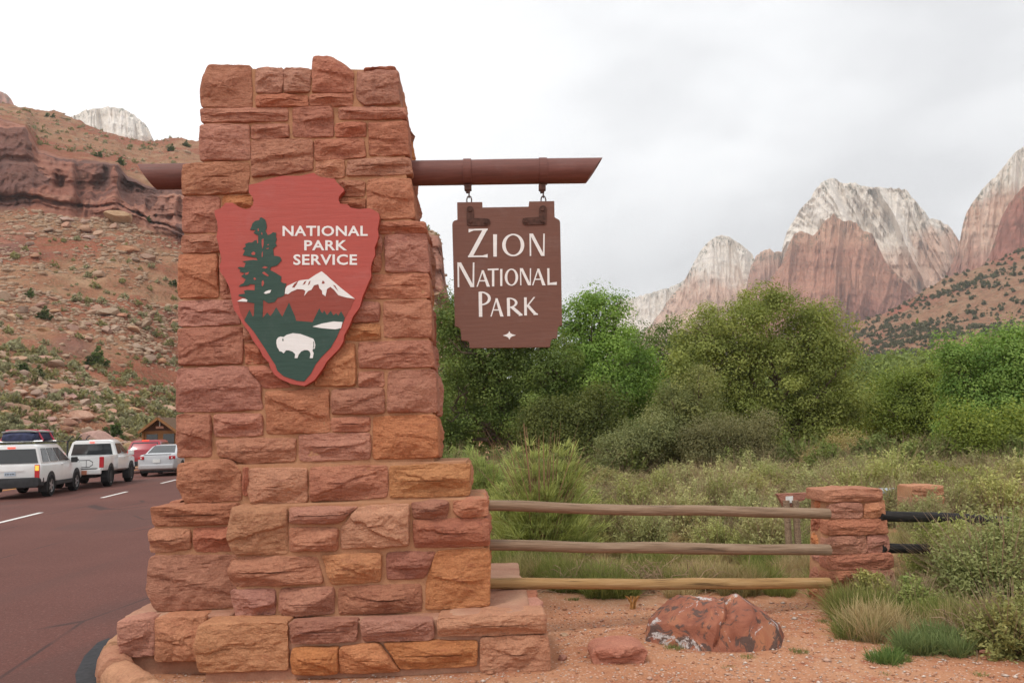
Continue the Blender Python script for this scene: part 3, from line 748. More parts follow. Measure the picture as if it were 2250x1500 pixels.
for xs in (226, 772):
    cx = PZ.hit(np.array(960 + xs / 3.334), np.array(330 + 268 / 3.334)); yb = 6.59
    parts = []
    def pz(x, y): 
        p = PZ.hit(np.array(960 + x / 3.334), np.array(330 + y / 3.334)); return np.array([p[0], p[1] - 0.03 + 0.06, p[2]])
    bmH = bmesh.new()
    c0 = pz(xs, 268); box_bm(bmH, c0[0], c0[1], c0[2], 0.06, 0.05, 0.052, bev=0.006)
    c1 = pz(xs, 296); box_bm(bmH, c1[0], c1[1], c1[2], 0.035, 0.03, 0.028, bev=0.005)
    me1 = bm_mesh('hanger_block', shift(bmH, hang)); hk = link('hanger_block', me1, MAT['rust'], hang)
    def ring(cx_, cy_, rx, ry, face_x):
        th = np.linspace(0, 2 * math.pi, 17); c = pz(cx_, cy_); k = 6.59 / F / 3.334
        P = [c + (np.array([math.cos(a) * rx * k, 0, math.sin(a) * ry * k]) if not face_x else np.array([0, math.cos(a) * rx * k, math.sin(a) * ry * k])) for a in th]
        return tube(P, 0.0055, 7, False)
    V, Fc = join([ring(xs + 8, 316, 12, 26, True), ring(xs + 9, 362, 18, 36, False)])
    link('shackle', pydata('shackle', V - loc_of(hang), Fc), MAT['rust'], hang)

# arrowhead board (outline in the 3x enlargement)
PA = Plane(6.25, batter=0.03, z0=1.4)
def a2(pts): return PA.uv(np.array([460 + p[0] / 3.0 for p in pts]), np.array([370 + p[1] / 3.0 for p in pts]))
arrow = empty('emblem_board', tuple(PA.hit(np.array(680.), np.array(850.))))
tag(arrow, 'red arrowhead emblem board with dark tree, white peak and white bison on the pillar', 'sign')
ao = [(685,28),(710,45),(735,57),(825,68),(838,92),(860,112),(886,135),(886,150),(866,168),(852,188),(850,210),(862,232),(910,238),(930,258),(985,268),(1050,262),(1085,276),(1116,296),(1121,330),(1108,400),(1115,440),(1105,480),(1088,520),(1091,570),(1070,620),(1062,660),(1066,710),(1040,770),(1010,840),(990,915),(945,975),(922,1035),(888,1098),(882,1140),(852,1190),(820,1222),(772,1272),(750,1312),(722,1352),(690,1395),(625,1432),(540,1418),(470,1388),(430,1358),(402,1315),(390,1276),(352,1236),(330,1188),(290,1138),(260,1078),(222,1028),(190,970),(162,930),(146,860),(130,780),(100,720),(70,680),(66,640),(80,600),(65,540),(57,490),(45,450),(55,400),(50,350),(36,310),(32,277),(75,260),(105,226),(150,225),(200,256),(240,268),(268,260),(286,238),(290,212),(284,188),(258,158),(258,108),(310,98),(400,65),(480,48),(600,48)]
bm = prism(a2(ao), PA, -0.065, 0.0)
for f in bm.faces: f.material_index = 0 if abs(f.normal.dot(Vector(PA.N))) > 0.9 else 1
me = bm_mesh('board', shift(bm, arrow)); me.materials.append(MAT['redface']); me.materials.append(MAT['rededge'])
link('board', me, None, arrow)
def lay(name, pts, m, h0, h1):
    return link(name, bm_mesh(name, shift(prism(a2(pts), PA, h0, h1), arrow)), MAT[m], arrow)
lay('hill', [(187,875),(300,890),(350,870),(490,805),(560,772),(740,684),(955,862),(930,920),(893,985),(870,1030),(690,1030),(560,1020),(235,1010),(205,950)], 'redhill', 0.0008, 0.002)
lay('meadow', [(230,1000),(250,960),(265,930),(285,975),(296,968),(350,985),(365,968),(381,948),(402,972),(420,950),(440,913),(460,945),(481,977),(505,925),(525,883),(545,930),(565,975),(572,1003),(680,1012),(705,960),(725,920),(738,948),(748,952),(756,934),(776,966),(800,938),(818,968),(836,953),(850,970),(868,940),(893,985),(870,1040),(840,1110),(800,1180),(740,1240),(700,1290),(670,1350),(625,1402),(580,1398),(490,1368),(447,1330),(436,1295),(400,1240),(370,1190),(330,1130),(290,1070),(255,1030)], 'green', 0.001, 0.0035)
lay('snow_cap', [(497,825),(502,790),(512,775),(560,752),(600,737),(655,730),(700,700),(740,678),(770,702),(800,730),(870,790),(960,860),(900,850),(850,835),(822,800),(797,780),(775,795),(772,812),(765,842),(745,828),(742,805),(726,790),(718,763),(690,770),(672,800),(650,808),(625,840),(633,808),(618,797),(580,795),(540,812),(520,828)], 'white', 0.001, 0.0045)
for q in ([(545,785),(560,760),(585,742),(575,765),(560,785)], [(615,768),(625,748),(640,740),(630,760)], [(650,770),(656,748),(668,740),(660,762)], [(740,758),(748,738),(762,752),(752,760)], [(815,768),(830,772),(850,810),(836,795)]):
    lay('rock_streak', q, 'redhill', 0.003, 0.0055)
lay('tree', [(345,323),(368,338),(375,360),(378,390),(370,412),(385,440),(405,432),(418,421),(440,424),(438,448),(444,462),(436,490),(444,508),(420,530),(425,575),(448,578),(468,584),(476,605),(462,622),(445,640),(405,650),(400,670),(422,680),(440,690),(475,712),(470,745),(490,756),(507,758),(498,790),(494,836),(470,848),(450,852),(430,880),(390,888),(355,866),(350,1000),(293,1000),(297,888),(260,882),(230,872),(240,852),(214,846),(192,838),(196,830),(235,824),(228,806),(250,800),(298,803),(300,765),(270,762),(255,772),(195,778),(205,765),(225,756),(240,730),(210,710),(235,690),(200,680),(206,668),(186,655),(200,648),(230,652),(240,622),(218,612),(290,602),(318,606),(310,588),(260,580),(220,572),(235,540),(220,528),(240,515),(236,498),(258,488),(282,488),(300,473),(322,472),(322,440),(308,436),(292,424),(305,408),(268,404),(278,382),(284,362),(302,346),(330,340),(332,326)], 'green', 0.001, 0.005)
for q in ([(345,470),(357,462),(358,500),(350,530),(345,500)], [(276,560),(290,548),(304,556),(300,570),(282,570)], [(348,655),(365,644),(386,652),(370,660)], [(348,688),(362,680),(392,705),(388,712),(365,702)], [(346,745),(355,736),(362,755),(352,778),(345,772)], [(312,458),(320,450),(322,490),(316,495)], [(345,420),(350,430),(347,440),(342,430)], [(318,400),(324,395),(328,412),(320,415)], [(380,505),(394,498),(390,508)], [(372,530),(392,522),(388,532)], [(345,560),(352,545),(352,580),(346,585)], [(235,690),(262,682),(255,698),(240,702)], [(290,725),(300,718),(310,730),(298,735)]):
    lay('gap_in_tree', q, 'redface', 0.004, 0.0062)
lay('snow_patch', [(183,875),(220,857),(240,860),(252,866),(248,878)], 'white', 0.0012, 0.006)
lay('snow_patch', [(359,821),(372,810),(390,803),(409,800),(400,820),(372,827)], 'white', 0.004, 0.0066)
lay('lake', [(680,1042),(740,1022),(820,1008),(878,1012),(868,1052),(830,1060),(740,1052)], 'white', 0.003, 0.0055)
lay('bison', [(442,1150),(444,1128),(454,1113),(470,1107),(490,1110),(510,1096),(550,1085),(600,1090),(650,1108),(686,1122),(694,1140),(699,1162),(694,1188),(684,1187),(680,1200),(688,1215),(682,1249),(662,1249),(668,1222),(660,1203),(645,1196),(628,1196),(606,1205),(590,1225),(581,1249),(563,1249),(566,1222),(548,1206),(524,1198),(505,1198),(498,1208),(490,1217),(476,1206),(462,1203),(458,1192),(448,1178)], 'white', 0.003, 0.0062)
lay('bison_eye', [(481,1124),(488,1120),(490,1134),(484,1138)], 'green', 0.005, 0.008)
lay('bison_tail_line', [(686,1140),(690,1140),(691,1172),(687,1183),(683,1183),(687,1168)], 'green', 0.005, 0.008)
deps = None
def text_mesh(txt, box, bold):
    cu = bpy.data.curves.new('t', 'FONT'); cu.body = txt; cu.offset = bold; cu.size = 1.0; cu.space_character = 1.06; cu.resolution_u = 3
    o = bpy.data.objects.new('t', cu); col.objects.link(o)
    bpy.context.view_layer.update()
    me = bpy.data.meshes.new_from_object(o.evaluated_get(bpy.context.evaluated_depsgraph_get()))
    V = np.array([v.co[:] for v in me.vertices]); Fc = [tuple(p.vertices) for p in me.polygons]
    bpy.data.objects.remove(o); bpy.data.curves.remove(cu); bpy.data.meshes.remove(me)
    lo, hi = V.min(0), V.max(0)
    x = box[0] + (V[:, 0] - lo[0]) / (hi[0] - lo[0]) * (box[2] - box[0])
    y = box[3] - (V[:, 1] - lo[1]) / (hi[1] - lo[1]) * (box[3] - box[1])
    return np.stack([x, y], -1), Fc
for txt, bx4 in (('NATIONAL', (482, 378, 1043, 446)), ('PARK', (625, 473, 907, 540)), ('SERVICE', (553, 566, 973, 636))):
    P2, Fc = text_mesh(txt, bx4, 0.022)
    # the words rise slightly to the right with the board
    ab = a2(P2); n = len(ab)
    V = PA.xyz(ab, np.full(n, 0.003))
    bm = bmesh.new(); vv = [bm.verts.new(p) for p in V]
    for f in Fc:
        try: bm.faces.new([vv[i] for i in f])
        except ValueError: pass
    bmesh.ops.remove_doubles(bm, verts=bm.verts[:], dist=1e-6)
    r = bmesh.ops.extrude_face_region(bm, geom=bm.faces[:])
    bmesh.ops.translate(bm, vec=Vector(PA.N * -0.0022), verts=[q for q in r['geom'] if isinstance(q, bmesh.types.BMVert)])
    bmesh.ops.recalc_face_normals(bm, faces=bm.faces[:])
    link('lettering', bm_mesh('lettering', shift(bm, arrow)), MAT['white'], arrow)

# ------------------------------------------------------------------ fence
post = empty('stone_fence_post', tuple(at(1885, 1330, 7.6)[:2]) + (0.0,))
tag(post, 'low square red sandstone post in front of the sagebrush, holding the fence rails', 'fence post')
PF = Plane(7.50, yaw=0.06)
ab = PF.uv([1822, 1945, 1962, 1818], [1100, 1098, 1330, 1330])
link('mortar_core', bm_mesh('mortar_core', shift(prism(ab, PF, -0.40, -0.012), post)), MAT['mortar'], post)
for px, m in [([(1812,1077),(1937,1073),(1938,1099),(1812,1103)],'r'), ([(1822,1107),(1893,1104),(1893,1136),(1822,1138)],'r'), ([(1899,1105),(1943,1104),(1944,1134),(1900,1136)],'o'), ([(1819,1142),(1947,1139),(1949,1172),(1819,1175)],'r'),
              ([(1820,1179),(1900,1176),(1903,1213),(1820,1216)],'r'), ([(1906,1176),(1950,1175),(1953,1209),(1906,1212)],'r'), ([(1818,1220),(1957,1213),(1962,1248),(1818,1251)],'r'), ([(1818,1256),(1890,1254),(1890,1290),(1818,1292)],'p'), ([(1895,1254),(1962,1252),(1965,1290),(1895,1291)],'r'), ([(1817,1297),(1966,1294),(1967,1326),(1817,1328)],'r')]:
    cap = px[0][1] < 1080
    lft = 1815 < px[0][0] < 1830
    o = stone(px, PF, m, post, depth=0.42 if cap else (0.16 if lft else 0.25), proud=0.03, side='L' if (lft and not cap) else None, side_end=0.41)
def wood(name, c1, c2, dark):
    m = M(name, 0.85, 0.2)
    v = m.mapping(m.co(), (1.0, 22, 22)); n = m.noise(v, 2.2, 6, 0.65, 0.3); n2 = m.noise(m.co(), 2.0, 3)
    k = m.ramp(n, [(0.3, dark), (0.48, c1), (0.7, c2)])
    k = m.mix(m.math('MULTIPLY', m.step(n2, 0.45, 0.7), 0.5), k, c1)
    ckf = m.step(m.noise(m.mapping(m.co(), (0.7, 30, 30)), 1.6, 3, 0.6), 0.62, 0.66)
    k = m.mix(m.math('MULTIPLY', ckf, 0.75), k, tuple(x * 0.4 for x in dark))
    return m.done(k, m.bump(n, 0.8, 0.012))
MAT['wgrey'] = wood('weathered grey wood', (0.26, 0.175, 0.115), (0.37, 0.27, 0.19), (0.14, 0.09, 0.06))
MAT['wyel'] = wood('yellowed wood', (0.38, 0.225, 0.095), (0.46, 0.30, 0.15), (0.17, 0.095, 0.045))
MAT['wburn'] = wood('charred wood', (0.022, 0.020, 0.019), (0.05, 0.046, 0.043), (0.010, 0.009, 0.009))
def rail(p0, p1, r0, r1, m, root, seed):
    p0, p1 = np.array(p0), np.array(p1); d = p1 - p0; ln = np.linalg.norm(d)
    o = link('rail', None, None, root) if False else None
    n = 36; t = np.linspace(0, 1, n)
    wob = fbm(np.stack([t * 3, np.zeros(n), np.full(n, seed)], -1), 2, seed) * 0.016
    path = np.stack([t * ln, wob * 0.6, wob], -1)
    V, Fc = tube(path, r0 + (r1 - r0) * t + 0.004 * fbm(np.stack([t * 9, np.ones(n), np.full(n, seed * 2.)], -1), 2, seed), 16)
    nn = fbm(np.stack([V[:, 0] * 1.5, V[:, 1] * 30, V[:, 2] * 30], -1), 2, seed)
    V[:, 1:] += V[:, 1:] * (nn * 0.08)[:, None]
    me = pydata('rail', V, Fc); me.polygons.foreach_set('use_smooth', np.ones(len(me.polygons), bool)); me.set_sharp_from_angle(angle=math.radians(50))
    o = link('rail', me, MAT[m], root)
    q = Vector(d).to_track_quat('X', 'Z'); o.rotation_euler = q.to_euler(); o.location = Vector(p0 - loc_of(root))
    return o
fence = empty('rail_fence', (1.6, 7.0, 0))
tag(fence, 'three long round wooden rails between the pillar and the low stone post', 'fence')
for (yl, yr, m, s) in ((1108, 1130.5, 'wgrey', 1), (1196, 1207.5, 'wgrey', 5), (1278.5, 1281, 'wyel', 9)):
    rail(at(1068, yl, 6.62), at(1821, yr, 7.55), 0.045, 0.049, m, fence, s).name = 'rail'
burnt = empty('charred_fence', (4.5, 8.6, 0))
tag(burnt, 'two blackened charred rails running right from the low stone post into sagebrush', 'fence')
rail(at(1930, 1132, 7.72), at(2330, 1150, 9.3), 0.05, 0.05, 'wburn', burnt, 21)
rail(at(1935, 1206, 7.72), at(2330, 1212, 9.3), 0.048, 0.048, 'wburn', burnt, 22)

# ------------------------------------------------------------------ terrain: hillside, cliffs, far mountains
def loft(xs, rows, nc, seg):
    """grid of points from control rows (y in picture rows, distance D) given at control columns xs; seg = steps between rows"""
    cx = np.linspace(xs[0], xs[-1], nc)
    Yr = [np.interp(cx, xs, np.broadcast_to(r[0], (len(xs),))) for r in rows]
    Dr = [np.interp(cx, xs, np.broadcast_to(r[1], (len(xs),))) for r in rows]
    Yg, Dg, Tg = [], [], []
    for k in range(len(rows) - 1):
        for j in range(seg[k]):
            t = j / seg[k]
            Yg.append(Yr[k] * (1 - t) + Yr[k + 1] * t); Dg.append(Dr[k] * (1 - t) + Dr[k + 1] * t); Tg.append(np.full(nc, k + t))
    Yg.append(Yr[-1]); Dg.append(Dr[-1]); Tg.append(np.full(nc, len(rows) - 1.0))
    Yg, Dg, Tg = np.array(Yg), np.array(Dg), np.array(Tg)
    Cg = np.broadcast_to(cx, Yg.shape)
    return Cg, Yg, Dg, Tg
def bell(t, a, b, soft): return np.clip((t - a) / soft, 0, 1) * np.clip((b - t) / soft, 0, 1)

hx = np.array([-900, -400, 0, 57, 83, 133, 200, 260, 277, 313, 337, 400, 550, 700, 850, 905, 935, 962, 972, 976, 984, 1000, 1060, 1150, 1260], float)
sky_y = np.array([150, 190, 227, 236, 240, 250, 280, 299, 302, 306, 308, 304, 330, 390, 450, 488, 508, 516, 540, 600, 652, 690, 780, 880, 945.])
top_y = np.array([230, 250, 265, 280, 335, 353, 360, 367, 392, 407, 420, 420, 440, 460, 490, 505, 516, 522, 548, 606, 657, 695, 785, 885, 946.])
bas_y = np.array([430, 440, 453, 448, 445, 460, 470, 463, 468, 484, 498, 517, 540, 570, 610, 625, 634, 640, 646, 650, 668, 702, 792, 890, 948.])
d0 = np.interp(hx, [-900, 0, 300, 420, 700, 1260], [38, 44, 62, 78, 95, 120])
y0 = np.array([at(x, 900, 50)[0] for x in hx])
yz0 = []
for x, d in zip(hx, d0):       # picture row of level ground at that distance
    lo, hi = 900., 1200.
    for _ in range(40):
        m_ = (lo + hi) / 2
        if at(x, m_, d)[2] > -0.3: lo = m_
        else: hi = m_
    yz0.append(lo)
yz0 = np.array(yz0)
mid_y = np.maximum(np.interp(hx, [-900, 0, 400, 900, 1000, 1260], [720, 765, 790, 840, 860, 945]), bas_y + 0.3 * (yz0 - bas_y))
low_y = np.maximum(np.interp(hx, [-900, 0, 300, 400, 1000, 1260], [905, 935, 925, 918, 925, 950]), mid_y + 0.5 * (yz0 - mid_y))
rows = [(yz0, d0), (low_y, d0 * 1.32), (mid_y, d0 * 1.32 + 42), (bas_y, 190 + 0 * hx), (top_y, 203 + 0 * hx), (sky_y, np.where(hx > 900, 212, 330)), (sky_y + 60, np.where(hx > 900, 260, 560))]
Cg, Yg, Dg, Tg = loft(hx, rows, 620, [16, 50, 90, 90, 60, 8])
# strata: cliff bands step in and out along the wall, ledges below the wall
P0 = at(Cg, Yg, Dg)
cl = bell(Tg, 2.93, 4.12, 0.10)
rib = fbm(np.stack([Cg * 0.022, Tg * 0.8, np.zeros_like(Cg)], -1), 4, 71, 0.5, True)
strata = vnoise(np.stack([Cg * 0.004, P0[..., 2] * 0.42 + 0.35 * fbm(P0 * 0.03, 2, 4), np.zeros_like(Cg)], -1), 72)
under = np.exp(-((Tg - 3.12 - 0.05 * fbm(P0 * 0.03, 3, 44)) / 0.035) ** 2) * 3.4 * np.clip(0.7 + fbm(P0 * 0.05, 3, 45), 0, 1.4)
Dg = Dg - cl * (np.tanh(rib * 4.0) * 3.2 + rib * 1.5 + np.tanh(strata * 6.0) * 1.3 + 1.1 * fbm(P0 * np.array([0.5, 0.5, 0.12]), 4, 46, 0.55, True)) + under * 1.1
Dg = Dg + (1 - cl) * np.clip(Tg, 0, 1) * fbm(P0 * 0.05, 4, 73) * 2.0
jy = fbm(np.stack([Cg * 0.06, Tg * 2.0, np.ones_like(Cg)], -1), 4, 76) * 5.0 * cl + fbm(np.stack([Cg * 0.05, Tg * 3, np.ones_like(Cg)], -1), 4, 79) * 2.2 * bell(Tg, 4.1, 5.2, 0.2)
ledge = np.clip((vnoise(np.stack([Cg * 0.006, P0[..., 2] * 0.22 + 0.5 * fbm(P0 * 0.03, 3, 81), np.zeros_like(Cg)], -1), 82) - 0.25) * 5, 0, 1) * bell(Tg, 1.8, 2.98, 0.25) * np.clip(fbm(P0 * 0.02, 3, 83) * 4 + 0.5, 0, 1)
Dg = Dg - ledge * 1.8
HP = at(Cg, Yg + jy, Dg)
tl = np.clip(Tg, 0, 1) * (1 - cl)
HP[..., 2] += tl * (fbm(P0 * 0.12, 4, 74) * 1.3 + fbm(P0 * 0.6, 3, 75) * 0.5)
HP[0, :, 2] = -0.6
def hillmat():
    m = M('talus and red cliff', 0.95, 0.1)
    v = m.co(); z = m.attr('zone'); cliff = m.attr('cliff')
    n0 = m.noise(v, 0.028, 4, 0.55, 0.5); n1 = m.noise(v, 0.16, 5, 0.6); n2 = m.noise(v, 0.8, 4, 0.65); n3 = m.noise(v, 2.4, 3, 0.7)
    soil_ = m.ramp(n1, [(0.3, (0.29, 0.118, 0.068)), (0.5, (0.35, 0.180, 0.105)), (0.7, (0.42, 0.255, 0.155))])
    soil_ = m.mix(m.math('MULTIPLY', m.step(n0, 0.47, 0.56), 0.9), soil_, (0.31, 0.105, 0.062))
    soil_ = m.mix(m.math('MULTIPLY', m.step(n2, 0.50, 0.66), 0.55), soil_, (0.17, 0.145, 0.075))
    soil_ = m.mix(m.math('MULTIPLY', m.step(n3, 0.57, 0.70), 0.6), soil_, (0.48, 0.34, 0.23))
    soil_ = m.mix(m.math('MULTIPLY', m.step(n3, 0.44, 0.34), 0.5), soil_, (0.12, 0.095, 0.055))
    vs_ = m.mapping(v, (1, 1, 0.16)); c1 = m.noise(vs_, 0.09, 5, 0.6, 0.4); vh = m.mapping(v, (0.15, 0.15, 2.2)); c2 = m.noise(vh, 0.28, 5, 0.6)
    rock = m.ramp(c2, [(0.3, (0.25, 0.105, 0.075)), (0.5, (0.33, 0.145, 0.103)), (0.7, (0.40, 0.205, 0.145))])
    rock = m.mix(m.math('MULTIPLY', m.step(c1, 0.47, 0.60), 0.68), rock, (0.125, 0.072, 0.066))
    rock = m.mix(0.5, rock, m.ramp(m.noise(m.mapping(v, (1, 1, 0.35)), 0.7, 6, 0.7), [(0.3, (0.25,) * 3), (0.7, (0.75,) * 3)]), 'OVERLAY')
    cell = m.voro(m.mapping(v, (0.8, 0.8, 0.30)), 0.085, 'Color')
    rock = m.mix(m.math('MULTIPLY', m.step(cell, 0.52, 0.60), 0.62), rock, (0.135, 0.078, 0.070))
    rock = m.mix(m.math('MULTIPLY', m.step(cell, 0.36, 0.28), 0.45), rock, (0.46, 0.23, 0.165))
    k = m.mix(cliff, soil_, rock)
    nb = m.bump(n3, 0.8, 0.5, m.bump(c2, 0.9, 1.2, m.bump(n2, 0.7, 0.9)))
    return m.done(k, nb)
MAT['hill'] = hillmat()
cat_ = np.clip(cl * 1.6 + ledge * 0.8 + 0.35 * bell(Tg, 2.45, 3.0, 0.2) * (fbm(P0 * 0.03, 3, 90) > 0.1), 0, 1)
hill = link('hillside', mesh_np('hillside', HP.reshape(-1, 3), grid_faces(*Cg.shape), True, {'zone': Tg.ravel(), 'cliff': cat_.ravel()}), MAT['hill'])
tag(hill, 'boulder strewn talus slope rising to a red sandstone cliff behind the road', kind='structure')

def rockmat(name, white, pink, red, veg, scale):
    """layered sandstone: attribute cap = 0 red foot .. 1 white top"""
    m = M(name, 0.95, 0.1)
    v = m.co(); cap = m.attr('cap')
    nA = m.noise(v, 0.004 * scale, 5, 0.6); vh = m.mapping(v, (0.4, 0.4, 2.0)); nH = m.noise(vh, 0.016 * scale, 7, 0.7, 0.6)
    vv = m.mapping(v, (1, 1, 0.16)); nV = m.noise(vv, 0.020 * scale, 6, 0.65, 0.5); nF = m.noise(v, 0.05 * scale, 4, 0.7)
    c = m.math('ADD', cap, m.math('MULTIPLY', m.math('SUBTRACT', nA, 0.5), 0.7))
    k = m.ramp(c, [(0.12, red), (0.42, pink), (0.62, pink), (0.78, white)])
    k = m.mix(0.38, k, m.ramp(nH, [(0.32, (0.36, 0.35, 0.34)), (0.66, (0.66, 0.66, 0.66))]), 'OVERLAY')
    k = m.mix(m.math('MULTIPLY', m.step(nV, 0.53, 0.70), m.math('SUBTRACT', 0.40, m.math('MULTIPLY', cap, 0.36))), k, m.mix(0.5, red, (0.22, 0.14, 0.13)))
    k = m.mix(0.45, k, m.ramp(m.noise(v, 0.11 * scale, 5, 0.75), [(0.3, (0.28,) * 3), (0.7, (0.74,) * 3)]), 'OVERLAY')
    bed = m.step(m.noise(m.mapping(v, (0.22, 0.22, 3.4)), 0.02 * scale, 6, 0.7, 0.4), 0.56, 0.62)
    k = m.mix(m.math('MULTIPLY', bed, 0.40), k, m.mix(0.4, k, (0.10, 0.07, 0.06)))
    vg = m.math('MULTIPLY', m.step(m.noise(v, 0.085 * scale, 3, 0.8), 0.52, 0.60), m.math('ADD', m.attr('veg'), 0.10))
    k = m.mix(m.math('MULTIPLY', vg, 0.85), k, veg)
    return m.done(k, m.bump(nF, 0.45, 5.0 / scale, m.bump(nH, 0.6, 10 / scale, m.bump(nV, 0.25, 8 / scale))))
MAT['white_rock'] = rockmat('white capped sandstone', (0.74, 0.66, 0.58), (0.58, 0.385, 0.290), (0.38, 0.175, 0.125), (0.10, 0.105, 0.065), 1.0)
MAT['red_rock'] = rockmat('red banded sandstone', (0.50, 0.290, 0.200), (0.42, 0.205, 0.140), (0.31, 0.125, 0.092), (0.10, 0.10, 0.06), 1.2)
def mountain(name, label, xs, ys_top, y_bot, D, depth, capfn, m, seed, ribs=0.05, nc=260, nr=130, vegtop=0.5, prof=0.55, rough=1.0, yj=4.0, slant=0.45):
    xs = np.asarray(xs, float); ys_top = np.asarray(ys_top, float)
    rows = [(np.full(len(xs), 985.0), D * 0.93), (np.broadcast_to(y_bot, xs.shape), D), (ys_top * (1 - prof) + np.broadcast_to(y_bot, xs.shape) * prof, D + depth * 0.35), (ys_top, D + depth), (ys_top + 40, D + depth * 1.9)]
    Cg, Yg, Dg, Tg = loft(xs, rows, nc, [6, int(nr * 0.45), int(nr * 0.55), 8]); Tg = Tg - 1.0
    w = np.clip(Tg / 0.2, 0, 1)
    rb = fbm(np.stack([Cg * ribs + slant * Tg + 0.25 * fbm(np.stack([Cg * ribs, Tg * 2, Tg * 0 + 3], -1), 2, seed + 5), Tg * 0.55, np.zeros_like(Cg)], -1), 5, seed, 0.5, True)
    fine = fbm(np.stack([Cg * ribs * 4, Tg * 2.5, np.ones_like(Cg)], -1), 4, seed + 1)
    rb2 = fbm(np.stack([Cg * ribs * 3.1 - 0.8 * Tg, Tg * 2.2, np.ones_like(Cg) * 5], -1), 5, seed + 7, 0.6, True)
    band = vnoise(np.stack([Cg * 0.004, Yg * 0.09 + 0.4 * fine, np.ones_like(Cg)], -1), seed + 2)
    Dg = Dg - w * depth * rough * (0.28 * rb + 0.065 * rb2 + 0.06 * fine + 0.012 * band)
    edge = np.exp(-((Tg - 2.0) / 0.25) ** 2)
    Yg = Yg + edge * yj * fbm(np.stack([Cg * 0.16, np.zeros_like(Cg), np.ones_like(Cg) * seed], -1), 5, seed + 3, 0.6)
    P = at(Cg, Yg, Dg)
    cap = capfn(Cg, Yg) + 0.06 * fine
    veg = np.clip(vegtop * np.exp(-((Tg - 1.95) / 0.10) ** 2) * 1.5 + 0.25 * vegtop * (fine > 0.1), 0, 1)
    o = link(name, mesh_np(name, P.reshape(-1, 3), grid_faces(*Cg.shape), True, {'cap': cap.ravel(), 'veg': veg.ravel()}), MAT[m])
    return tag(o, label, kind='structure')
MD = 1500.0
def cap_line(xs, ys, soft):
    return lambda C, Y_: np.clip(0.5 + (np.interp(C, xs, ys) - Y_) / soft, -0.1, 1.1)
mountain('pale_ridge', 'low pale slickrock ridge in the far distance', [1330, 1360, 1375, 1400, 1440, 1470, 1500, 1540, 1600], [690, 660, 655, 652, 640, 632, 618, 600, 600], 800, MD * 1.5, 260, cap_line([0, 3000], [760, 760], 90), 'white_rock', 201, 0.06, 160, 80, 0.7)
mountain('white_dome', 'distant pale domed peak left of the main massif', [1395, 1440, 1480, 1500, 1520, 1535, 1550, 1565, 1582, 1600, 1618, 1640, 1652, 1665, 1700], [760, 700, 645, 625, 585, 558, 538, 524, 517, 519, 530, 545, 556, 590, 680], 800, MD * 1.25, 240, cap_line([1380, 1500, 1660], [700, 670, 665], 320), 'white_rock', 211, 0.040, 260, 160, 0.8, rough=0.9, slant=1.0)
mountain('pink_shoulder', 'distant pink rock shoulder between dome and main massif', [1620, 1650, 1660, 1672, 1690, 1700, 1720, 1740, 1790], [720, 585, 565, 552, 546, 555, 552, 560, 640], 800, MD * 1.12, 130, cap_line([1380, 1800], [560, 560], 220), 'white_rock', 221, 0.07, 120, 90, 0.6)
mountain('great_white_massif', 'great white topped sandstone mountain on the right', [1690, 1714, 1719, 1728, 1745, 1762, 1778, 1790, 1803, 1818, 1830, 1842, 1855, 1878, 1900, 1945, 1985, 1993, 2010, 2026, 2042, 2060, 2090, 2108, 2130, 2180], [660, 585, 545, 512, 482, 455, 440, 420, 402, 394, 390, 397, 402, 402, 410, 412, 415, 420, 440, 458, 478, 482, 500, 530, 560, 650], 800, MD, 300, cap_line([1700, 1800, 1880, 1930, 1990, 2060, 2120], [650, 620, 640, 640, 630, 600, 550], 330), 'white_rock', 231, 0.018, 460, 240, 0.5, rough=0.95, slant=1.9)
mountain('red_buttress', 'red pyramid shaped buttress before the white mountain', [1600, 1690, 1700, 1716, 1732, 1745, 1762, 1775, 1785, 1800, 1812, 1822, 1831, 1840, 1850, 1872, 1882, 1895, 1915, 1925, 1938, 1950, 1970, 2010, 2060, 2150], [800, 620, 600, 585, 540, 512, 508, 512, 518, 505, 486, 478, 470, 478, 486, 484, 492, 506, 512, 530, 560, 580, 600, 640, 690, 780], 810, MD * 0.82, 170, cap_line([1600, 2100], [580, 600], 260), 'red_rock', 241, 0.030, 400, 210, 0.45, rough=1.0, slant=-0.5)
mountain('right_massif', 'white and pink sandstone wall at the right edge', [2060, 2100, 2110, 2116, 2124, 2140, 2160, 2178, 2186, 2200, 2216, 2234, 2250, 2300, 2420, 2600], [640, 560, 525, 492, 465, 440, 414, 396, 390, 372, 352, 330, 322, 300, 270, 260], 800, MD * 0.78, 200, cap_line([2060, 2150, 2300, 2600], [500, 500, 470, 450], 240), 'white_rock', 251, 0.03, 280, 180, 0.5, rough=0.9, slant=-0.8)
mountain('red_wall', 'dark red rock wall at the far right edge', [2140, 2175, 2185, 2200, 2215, 2230, 2250, 2300, 2420, 2600], [620, 560, 530, 480, 450, 430, 410, 360, 320, 300], 720, MD * 0.6, 90, cap_line([0, 3000], [350, 350], 300), 'red_rock', 261, 0.05, 140, 110, 0.5)
mountain('left_dome', 'pale flat topped dome above the left skyline', [120, 160, 175, 190, 210, 240, 262, 285, 300, 318, 326, 334, 350], [300, 256, 248, 242, 239, 235, 237, 246, 256, 272, 282, 302, 330], 420, MD * 0.9, 110, cap_line([0, 3000], [330, 330], 120), 'white_rock', 271, 0.05, 160, 100, 0.5)
mountain('left_bluff', 'pinkish bluff at the top left corner', [-300, -100, -20, 0, 14, 24, 32, 60], [120, 160, 196, 200, 206, 216, 234, 300], 420, MD * 0.7, 90, cap_line([0, 3000], [160, 160], 200), 'white_rock', 281, 0.06, 100, 60, 0.4)

